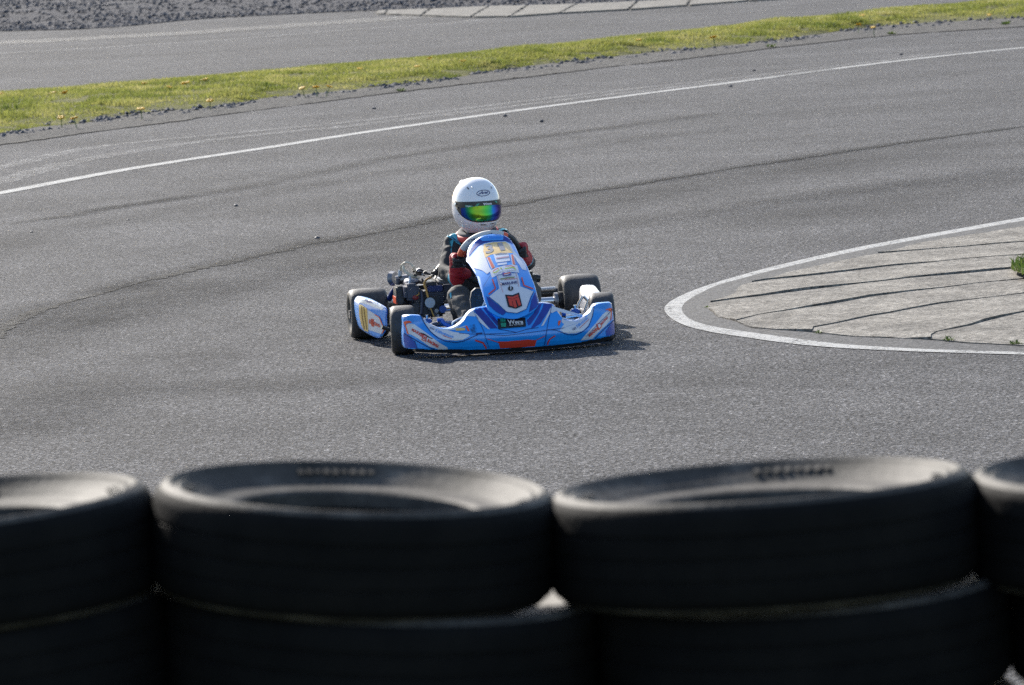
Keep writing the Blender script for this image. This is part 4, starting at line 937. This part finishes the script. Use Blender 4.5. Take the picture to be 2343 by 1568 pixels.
# steering wheel
SWC = Vector((-.002, .30, .457)); SWU = Vector((0, -.53, .848)); SWX = Vector((1, 0, 0)); SWN = SWX.cross(SWU); SWR = .163
def swp(deg, dr=0, dn=0): a = R(deg); e = SWX*math.sin(a)+SWU*math.cos(a); return SWC+e*(SWR+dr)+SWN*dn
def arc(a0, a1, r): return MB().tube([swp(a) for a in np.linspace(a0, a1, max(3, int((a1-a0)/6)))], r, 14, smooth=2)
sw = KB(arc(31, 284, .0165), 'steering_wheel', M_gblk)
KB(arc(-64, 24, .0195), 'grey_grip', M_grip, sw); KB(arc(-77, -63, .0200), 'grip_band', M_orng, sw); KB(arc(23, 32, .0200), 'grip_band', M_orng, sw)
bsp = MB().cyl(SWC+SWN*.0, SWC-SWN*.02, .035, n=20)
KB(bsp, 'wheel_boss', M_dark, sw)
for a in (90, 210, -30): KB(MB().cyl(SWC-SWN*.01, swp(a), .008, .007, n=8), 'spoke', M_alu, sw)
BW = bvh_of(*[o for o in bpy.data.objects if o.name.startswith('grey_grip')])
lettering(sw, BW, 'd', 'Tillotson', [(640, 375), (1150, 205), (1165, 232), (665, 400)], M_line_navy, 1, .03, .1)

# ---- engine (picture left of the seat)
def eb(a, b_, y0, y1, m, name, par=None, bev=.15):
    """box whose front face spans crop-e pixels a..b_ at depth y0"""
    p = k('e', a[0], a[1], y0); q = k('e', b_[0], b_[1], y0); c = (p+q)/2
    return KB(MB().box((c.x, (y0+y1)/2, c.z), (abs(q.x-p.x), y1-y0, abs(q.z-p.z)), None, bev), name, m, par)
eng = eb((590, 830), (1290, 1330), .62, .86, M_dark, 'engine')
eb((540, 690), (1310, 1330), .80, .88, M_dark, 'crankcase', eng); eb((280, 730), (640, 1090), .80, .86, M_dark, 'gear_cover', eng); eb((600, 1060), (960, 1330), .58, .64, M_dark, 'starter_housing', eng)
eb((640, 760), (840, 1080), .60, .66, M_dark, 'clutch_cover', eng); eb((440, 655), (775, 985), .58, .78, M_box, 'airbox', eng, .2)
eb((265, 700), (450, 1060), .66, .80, M_dark, 'ignition_cover', eng, .2)
eb((930, 690), (1265, 800), .62, .76, M_hnavy, 'coil_housing', eng); eb((920, 810), (1270, 1080), .64, .80, M_dark, 'cylinder', eng)
for i in range(6): eb((935, 830+i*42), (1280, 843+i*42), .625, .80, M_box, 'cooling_fin', eng, .1)
eb((1255, 660), (1445, 985), .66, .86, M_box, 'radiator', eng, .08); eb((1150, 560), (1445, 668), .72, .92, M_alu, 'radiator_top', eng, .1)
eb((900, 610), (1130, 680), .64, .80, M_dark, 'head_cover', eng); eb((660, 330), (820, 372), .78, .82, M_dark, 'carburettor_clamp', eng)
KB(MB().cyl(k('e', 250, 560, .84), k('e', 560, 545, .84), .022, .03, n=20), 'exhaust_pipe', M_alu, eng)
KB(MB().cyl(k('e', 185, 530, .92), k('e', 260, 520, .90), .042, .034, n=24), 'exhaust_flange', M_alu, eng)
KB(MB().cyl(k('e', 350, 480, .82), k('e', 352, 350, .82), .011, n=14), 'plug_cap', M_pump, eng); KB(MB().cyl(k('e', 300, 660, .8), k('e', 310, 520, .8), .013, n=14), 'plug_body', M_box, eng)
KB(MB().cyl(k('e', 760, 460, .80), k('e', 760, 380, .80), .022, n=20), 'carburettor', M_dark, eng); KB(MB().cyl(k('e', 830, 462, .74), k('e', 850, 440, .74), .012, n=14), 'carburettor_screw', M_alu, eng)
KB(MB().ell(k('e', 600, 590, .72), (.045, .06, .022)), 'cylinder_head', M_alu, eng)
KB(MB().tube([k('e', 1050, 440, .82), k('e', 1150, 380, .84), k('e', 1240, 290, .86)], [.016, .020, .024, .026], 14), 'intake_silencer', M_plk, eng)
KB(MB().cyl(k('e', 1080, 390, .84), k('e', 1075, 265, .84), .004, n=8), 'fuel_stay', M_steel, eng)
KB(MB().tube([k('e', 365, 350, .80), k('e', 385, 250, .78), k('e', 460, 190, .76), k('e', 560, 200, .75), k('e', 640, 290, .74), k('e', 690, 380, .74)], .0055, 8), 'clear_hose', M_hose, eng)
KB(MB().tube([k('e', 430, 260, .76), k('e', 440, 340, .75), k('e', 520, 420, .74), k('e', 640, 480, .73), k('e', 760, 520, .72)], .009, 8), 'clear_hose', M_hose, eng)
KB(MB().tube([k('e', 560, 480, .66), k('e', 565, 560, .65), k('e', 540, 650, .64)], .007, 8), 'breather_hose', M_pump, eng)
KB(MB().tube([k('e', 1010, 500, .66), k('e', 900, 560, .62), k('e', 860, 640, .60), k('e', 900, 760, .58), k('e', 945, 930, .56)], .006, 8), 'fuel_hose', M_fuel, eng)
KB(MB().tube([k('e', 985, 1110, .55), k('e', 1020, 1210, .53), k('e', 1075, 1340, .50)], .004, 8), 'fuel_hose', M_fuel, eng)
KB(MB().cyl(k('e', 985, 1040, .54), k('e', 985, 1040, .575), .028, n=24), 'fuel_pump', M_pump, eng); KB(MB().cyl(k('e', 960, 960, .55), k('e', 975, 1000, .55), .007, n=12), 'pump_spigot', M_pump, eng); KB(MB().cyl(k('e', 1045, 1110, .55), k('e', 1000, 1070, .55), .012, n=12), 'pump_outlet', M_pump, eng)
KB(MB().cyl(k('e', 1260, 1175, .58), k('e', 1260, 1175, .61), .020, n=20), 'blue_cap', mat('cap_blue', (.01, .09, .42), .4), eng)
KB(MB().ell(k('e', 680, 930, .575), (.018, .006, .013)), 'red_badge', mat('badge_red', (.22, .02, .02), .4), eng)
KB(MB().tube([k('e', 800, 790, .6), k('e', 820, 950, .58), k('e', 815, 1150, .56), k('e', 800, 1290, .54)], .009, 8), 'water_hose', M_box, eng)
KB(MB().tube([k('e', 1130, 560, .70), k('e', 1190, 640, .66), k('e', 1240, 730, .64)], .012, 8), 'water_hose', M_plk, eng)
KB(MB().tube([k('e', 690, 380, .74), k('e', 900, 420, .76), k('e', 1080, 470, .78), k('e', 1110, 520, .74)], .006, 8), 'throttle_cable', M_plk, eng)
KB(MB().tube([k('e', 740, 820, .6), k('e', 750, 860, .58), k('e', 690, 890, .57)], .003, 6), 'thin_wire', M_fuel, eng)
KB(MB().tube([k('e', 265, 700, .8), k('e', 190, 830, .88), k('e', 130, 960, .95)], .016, 10), 'chain_guard', M_hnavy, eng)
eb((255, 920), (300, 1070), .68, .80, M_orng, 'orange_guard', eng)
eb((80, 890), (260, 935), .95, .99, mat('bracket_white', (.6, .6, .6), .4), 'rear_bracket', eng)
for i in range(14):
    x = random.uniform(640, 1130); y = random.uniform(330, 640); KB(MB().box(k('e', x, y, random.uniform(.68, .8)), (random.uniform(.01, .03), .02, random.uniform(.008, .02)), Matrix.Rotation(random.uniform(-.6, .6), 3, 'Y'), .2), 'engine_fitting', random.choice([M_dark, M_alu, M_box, M_dark]), eng)
for i in range(10):
    x = random.uniform(660, 1270); y = random.uniform(1060, 1330); KB(MB().cyl(k('e', x, y, .61), k('e', x, y, .625), random.uniform(.006, .014), n=10), 'engine_bolt', random.choice([M_dark, M_box, M_alu]), eng)
# black tank and duct on the far side
pk = k('c6', 460, 290, .62)
KB(MB().box((.24, .64, .285), (.10, .18, .13), None, .2), 'oil_tank', M_plk); KB(MB().cyl(k('c6', 480, 300, .60), k('c6', 585, 310, .60), .024, .020, n=18), 'tank_spout', M_plk)
KB(MB().box((0, .30, .16), (.24, .22, .16), None, .15), 'fuel_tank', mat('tank_plastic', (.4, .38, .33), .4))

# ------------------------------------------------------------------ the driver
DO = Vector((0, .70, .07))
person = empty('person', KM @ DO, KYAW)
tag(person, 'kart driver in white helmet, black suit and red gloves, gripping the steering wheel', 'person')
def remeshed(mb, name, m, parent, voxel, smooth=6, fold=0.0, fs=30, org=DO):
    me = bpy.data.meshes.new(name); me.from_pydata([tuple(v-org) for v in mb.v], [], mb.f)
    bm = bmesh.new(); bm.from_mesh(me); bmesh.ops.recalc_face_normals(bm, faces=bm.faces); bm.to_mesh(me); bm.free()
    o = bpy.data.objects.new('tmp', me); COL.objects.link(o)
    r = o.modifiers.new('r', 'REMESH'); r.mode = 'VOXEL'; r.voxel_size = voxel
    s_ = o.modifiers.new('s', 'SMOOTH'); s_.iterations = smooth; s_.factor = .6
    dg = bpy.context.evaluated_depsgraph_get(); dg.update(); m2 = bpy.data.meshes.new_from_object(o.evaluated_get(dg)); bpy.data.objects.remove(o)
    if fold:
        no = [v.normal.copy() for v in m2.vertices]
        for v, nn in zip(m2.vertices, no):
            p = v.co*fs; q = Vector((p.x, p.y, p.z*2.2)); w = noise.noise(q)+.5*noise.noise(q*2.1)
            v.co += nn*fold*(abs(w)**.7*(1 if w > 0 else -1))
    m2.name = name; m2.materials.clear(); return finish(m2, name, m, parent, 180)
sh = {-1: Vector((-.135, .67, .512)), 1: Vector((.118, .67, .528))}; el = {-1: Vector((-.205, .55, .378)), 1: Vector((.235, .54, .405))}
wr = {-1: Vector((-.172, .385, .352)), 1: Vector((.205, .39, .435))}
hip = {-1: Vector((-.085, .66, .13)), 1: Vector((.085, .66, .13))}; kn = {-1: Vector((-.195, .21, .272)), 1: Vector((.195, .21, .272))}; an = {-1: Vector((-.150, -.035, .125)), 1: Vector((.150, -.035, .125))}
b = MB()
b.ell((-.005, .72, .16), (.15, .12, .10)).ell((-.008, .73, .30), (.135, .105, .17)).ell((-.010, .71, .43), (.150, .10, .13)).ell((-.012, .70, .50), (.13, .075, .07))
b.cap((-.012, .69, .52), (-.014, .655, .60), .062, .055)
for s_ in (-1, 1):
    b.cap((-.01, .69, .50), sh[s_], .07, .066); b.cap(sh[s_], el[s_], .064, .050); b.cap(el[s_], wr[s_], .050, .036)
    b.cap(hip[s_], kn[s_], .088, .062); b.cap(kn[s_], kn[s_].lerp(an[s_], .5), .060, .057); b.cap(kn[s_].lerp(an[s_], .5), an[s_], .057, .045)
suit = remeshed(b, 'racing_suit', [M_suit, M_trou], person, .010, 5, .005, 17)
for p in suit.data.polygons:
    c = p.center+DO
    if c.z < .345 and c.y < .5: p.material_index = 1
BS = bvh_of(suit)
def SS(crop, P, m, layer=2): return sticker(suit, BS, crop, P, m, layer, name='suit_patch', org=DO)
SS('d', [(258, 295), (310, 255), (385, 222), (430, 238), (500, 330), (532, 462), (480, 440), (400, 372), (330, 320)], M_turq)
lettering(suit, BS, 'd', 'SPARCO', [(345, 290), (510, 400), (490, 430), (330, 320)], M_line_navy, 4, .02, org=DO)
SS('c2', [(1255, 1310), (1320, 1265), (1400, 1265), (1440, 1300), (1370, 1290), (1310, 1330)], M_turq)
SS('d', [(330, 1400), (322, 1440), (345, 1520), (362, 1480), (350, 1400)], M_turq)
# cuffs
for s_ in (-1, 1):
    d = (wr[s_]-el[s_]).normalized(); KBc = MB().cyl(wr[s_]-d*.035-DO, wr[s_]+d*.004-DO, .043, .041, n=18); KBc.build('cuff', M_turq, person, 50)
# collar
q = Matrix.Rotation(R(14), 3, 'X') @ Matrix.Rotation(R(-6), 3, 'Y')
def ringtube(rx, ry, r, cz, m, name):
    P = [q @ Vector((rx*math.cos(a), ry*math.sin(a), 0)) + Vector((-.012, .655, cz)) - DO for a in np.linspace(0, math.tau, 24, endpoint=False)]
    return MB().tube(P, r, 12, True, 2).build(name, m, person, 60)
ringtube(.104, .10, .019, .566, M_collar, 'collar'); ringtube(.088, .085, .024, .574, M_cgrey, 'collar_lining')
# boots
for s_ in (-1, 1):
    hx = an[s_].x*.93; b = MB()
    out = [(-.030, .075), (-.034, .12), (-.030, .17), (-.040, .23), (-.043, .28), (-.034, .32), (-.012, .338), (.012, .336), (.034, .315), (.042, .275), (.038, .23), (.030, .17), (.034, .12), (.028, .075), (0, .066)]
    vs = []
    for lev, (yo, sc) in enumerate(((-.135, .93), (-.139, 1.0), (-.122, 1.02), (-.105, .96), (-.075, .80), (-.05, .55))):
        for (x, z) in out: vs.append((hx+x*sc, yo-(z-.07)*.06+(.02*(lev > 3)*(.3-z)), .2+(z-.2)*(sc if lev < 3 else sc*.97)))
    nO = len(out); fs = [(i*nO+j, i*nO+(j+1) % nO, (i+1)*nO+(j+1) % nO, (i+1)*nO+j) for i in range(2, 5) for j in range(nO)]+[tuple(range(5*nO, 6*nO))]
    bo = MB().add([Vector(v)-DO for v in vs], fs).cap(Vector((hx, -.10, .10))-DO, an[s_]-DO+Vector((0, .0, .01)), .036, .040).build('boot', M_boot, person, 60)
    so = MB().add([Vector(v)-DO for v in vs[:3*nO]], [(i*nO+j, i*nO+(j+1) % nO, (i+1)*nO+(j+1) % nO, (i+1)*nO+j) for i in range(2) for j in range(nO)]+[tuple(range(nO))]).build('boot_sole', M_sole, bo, 40)
    if s_ < 0:
        BO = bvh_of(so); lettering(bo, BO, 'c5', 'S', [(385, 1185), (455, 1175), (470, 1245), (400, 1255)], mat('sole_mark', (.13, .12, .11), .6), 1, .02, org=DO); stroke(bo, BO, 'c5', [(430, 1285), (460, 1265)], 8, MATS['sole_mark'], 1, org=DO)
# gloves: palm, four fingers round the rim, thumb
for s_, deg in ((-1, -97), (1, 84)):
    c = swp(deg); e = (c-SWC).normalized(); tdir = SWN.cross(e).normalized(); drv = SWN if SWN.y > 0 else -SWN
    b = MB(); fb = MB()
    palm = c+e*.026+drv*.022+Vector((0, 0, -.006))
    b.cap(palm+Vector((0, 0, .028)), palm+Vector((0, .0, -.030)), .027, .026); b.cap(palm+Vector((0, .004, -.025)), wr[s_].lerp(palm, .35), .030, .036); b.cap(wr[s_].lerp(palm, .4), wr[s_], .040, .043); b.cap(wr[s_].lerp(palm, .55)+Vector((-s_*.005, -.01, -.012)), wr[s_].lerp(palm, .3)+Vector((-s_*.05, -.01, -.004)), .036, .030)
    for fi, (off, L_) in enumerate(((.036, .92), (.013, 1.0), (-.010, .97), (-.032, .85))):
        cc = c+tdir*off*(1 if tdir.z > 0 else -1); pr = None
        for si, (ang, rad, rr) in enumerate(((70, .034, .0125), (20, .034, .0122), (-35, .032, .0115), (-95, .030, .0108), (-150, .028, .0095))):
            if si == 4 and L_ < .9: ang = -130
            a = R(ang); pt = cc+(e*math.cos(a)+drv*math.sin(a))*rad*(.93+.07*L_)
            if pr is not None: (b if si < 2 else fb).cap(pr[0], pt, pr[1], rr)
            pr = (pt, rr)
    fb.cap(palm+Vector((0, -.005, .02)), c-e*.026+Vector((0, .005, .040)), .015, .012); fb.cap(c-e*.026+Vector((0, .005, .040)), c-e*.03+Vector((0, -.02, .045)), .0125, .0105)
    gl = MB(); gl.add(b.v, b.f); gl.add(fb.v, fb.f)
    go = remeshed(gl, 'glove', [M_gred, M_gblk], person, .0042, 3, .0012, 70)
    for p in go.data.polygons:
        cc2 = p.center+DO; rel = cc2-c
        if rel.dot(drv) < -.004 and rel.z > -.022 and rel.length < .075: p.material_index = 1
    if s_ < 0:
        BG = bvh_of(go); lettering(go, BG, 'd', 'RZ', [(570, 840), (632, 832), (635, 868), (575, 878)], M_grey, 1, .02, org=DO)

# helmet
HC = k('c2', 787, 790, .60); HA, HBd, HCz = .126, .150, .158
HR = Matrix.Rotation(R(13), 3, 'Z') @ Matrix.Rotation(R(-4), 3, 'X')
def hsurf(phi, el_, s_=1.0):
    """phi 0 = face, positive to picture right"""
    x = math.sin(phi)*math.cos(el_); y = -math.cos(phi)*math.cos(el_); z = math.sin(el_)
    e = 2.25; n_ = (abs(x)**e+abs(y)**e+abs(z)**e)**(-1/e); x, y, z = x*n_, y*n_, z*n_
    f = 1+.10*max(0, math.cos(phi))**2*sm(-.05, -.6, z); wx = 1-.17*sm(-.25, -1.0, z); bk = 1-.14*sm(-.2, -1, z)*max(0, -math.cos(phi))
    return Vector((x*HA*wx*f*s_, y*HBd*f*bk*s_, z*HCz*s_))
def hp_(phi, el_, s_=1.0): return HR @ hsurf(phi, el_, s_)+HC
b = MB(); NP, NE = 72, 40; vs = []
for i in range(NE+1):
    for j in range(NP): vs.append(hp_(2*math.pi*j/NP, R(90)-R(150)*i/NE))
for j in range(NP): vs.append(hp_(2*math.pi*j/NP, R(-62), .86))
for j in range(NP): vs.append(hp_(2*math.pi*j/NP, R(-40), .84))
fs = [(i*NP+j, i*NP+(j+1) % NP, (i+1)*NP+(j+1) % NP, (i+1)*NP+j) for i in range(NE+2) for j in range(NP)]
helmet = b.add([v-DO for v in vs], fs).build('helmet', M_helm, person, 60)
def vis_patch(name, p0, p1, top, bot, s_, m, nphi=48, nel=14, parent=None):
    vs = []; fs = []
    for i in range(nphi+1):
        ph = R(p0+(p1-p0)*i/nphi); t0, t1 = top(math.degrees(ph)), bot(math.degrees(ph))
        for j in range(nel+1): vs.append(hp_(ph, R(t0+(t1-t0)*j/nel), s_)-DO)
    n_ = nel+1
    for i in range(nphi):
        for j in range(nel): fs.append((i*n_+j, i*n_+j+1, (i+1)*n_+j+1, (i+1)*n_+j))
    k0 = len(vs); vs += [v-(v+DO-HC)*.02 for v in vs]; 
    rim = [i*n_ for i in range(nphi+1)]+[nphi*n_+j for j in range(1, n_)]+[i*n_+nel for i in range(nphi-1, -1, -1)]+[j for j in range(nel-1, 0, -1)]
    for a, c in zip(rim, rim[1:]+rim[:1]): fs.append((a, c, c+k0, a+k0))
    return MB().add(vs, fs).build(name, m, parent, 50)
vtop = lambda ph: 9.0+4*(abs(ph)/86)**2.5
vbot = lambda ph: -33+38*(abs(ph)/86)**2.8
surround = vis_patch('visor_surround', -86, 86, vtop, lambda p: min(vbot(p), vtop(p)-3), 1.006, M_plk, parent=helmet)
def visor_mat():
    m, nt, b_, tc = nodes_of('mirror_visor')
    lw = nt.nodes.new('ShaderNodeLayerWeight'); lw.inputs[0].default_value = .42
    c = ramp(nt, lw.outputs['Facing'], [(.0, (.16, .26, .015)), (.05, (.05, .30, .04)), (.11, (.01, .24, .14)), (.18, (.01, .10, .42)), (.32, (.025, .03, .34)), (.6, (.03, .015, .16))])
    nt.links.new(c, b_.inputs['Base Color']); b_.inputs['Metallic'].default_value = .75; b_.inputs['Roughness'].default_value = .14; return m
visor = vis_patch('visor', -63, 63, lambda p: vtop(p)-2.0, lambda p: vbot(p)+3.0, 1.020, visor_mat(), parent=helmet)
strip_ = vis_patch('visor_strip', -64, 64, lambda p: vtop(p)-.5, lambda p: vtop(p)-9.0-3*max(0, (abs(p)-25)/40), 1.032, M_blk, nel=5, parent=helmet)
BV = bvh_of(strip_)
def HS(crop, P, m, bvh, layer=1, par=None): return sticker(par or helmet, bvh, crop, P, m, layer, org=DO)
lettering(helmet, BV, 'c2', 'Wera', [(925, 720), (1110, 705), (1115, 750), (935, 775)], M_white, 2, .04, org=DO)
HS('c2', [(555, 765), (705, 775), (700, 815), (560, 805)], mat('teal_print', (.05, .30, .22), .4), BV, 1)
lettering(helmet, BV, 'c2', 'TABAC', [(570, 775), (695, 783), (690, 806), (575, 800)], M_white, 2, .01, org=DO)
HS('c2', [(810, 735), (872, 728), (790, 810), (735, 830)], MATS['teal_print'], BV, 1)
HS('c2', [(1160, 660), (1200, 655), (1235, 715), (1205, 720)], MATS['teal_print'], BV, 1)
BH = bvh_of(helmet)
el_pts = [(935+138*math.cos(a)+0, 512+62*math.sin(a)-12*math.cos(a)) for a in np.linspace(0, math.tau, 40)]
stroke(helmet, BH, 'c2', el_pts, 13, M_line_navy, 1, org=DO)
lettering(helmet, BH, 'c2', 'Arai', [(868, 470), (1040, 462), (1040, 520), (850, 542)], M_line_navy, 1, .03, .25, org=DO)
stroke(helmet, BH, 'c2', [(822, 560), (872, 500)], 9, M_line_navy, 1, org=DO)
for P in ([(880, 1170), (1000, 1172), (1000, 1190), (880, 1188)], [(1085, 1158), (1180, 1130), (1185, 1142), (1090, 1172)]): HS('c2', P, M_blk, BH, 1)
for P in ([(590, 395), (612, 390), (645, 432), (625, 437)], [(1090, 392), (1112, 400), (1120, 420), (1100, 412)]): HS('c2', P, M_blk, BH, 2)
for x, y in ((420, 968),): HS('c2', [(x+9*math.cos(a), y+11*math.sin(a)) for a in np.linspace(0, 5.8, 10)], M_blk, BH, 1)
for sx in (-1, 1):
    for (ph, ee) in ((80, 8), (74, 0)):
        p0 = hp_(R(sx*ph), R(ee), 1.0); n_ = (p0-HC).normalized(); MB().cyl(p0-DO, p0+n_*.008-DO, .006, n=12).build('visor_screw', M_steel, helmet, 40)
    p0 = hp_(R(sx*32), R(38), 1.0); n_ = (p0-HC).normalized(); MB().ell(p0-DO+n_*.001, (.006, .010, .006)).build('brow_vent', M_helm, helmet, 60)
# rear diffuser
P0 = hp_(R(180), R(50), 1.0); P1 = hp_(R(180), R(18), 1.02)
b = MB(); b.cap(hp_(R(205), R(52), 1.0)-DO, hp_(R(155), R(52), 1.0)-DO, .020, .020); b.cap(hp_(R(200), R(40), 1.02)-DO, hp_(R(160), R(40), 1.02)-DO, .018, .018)
b.build('rear_diffuser', M_helm, helmet, 60)
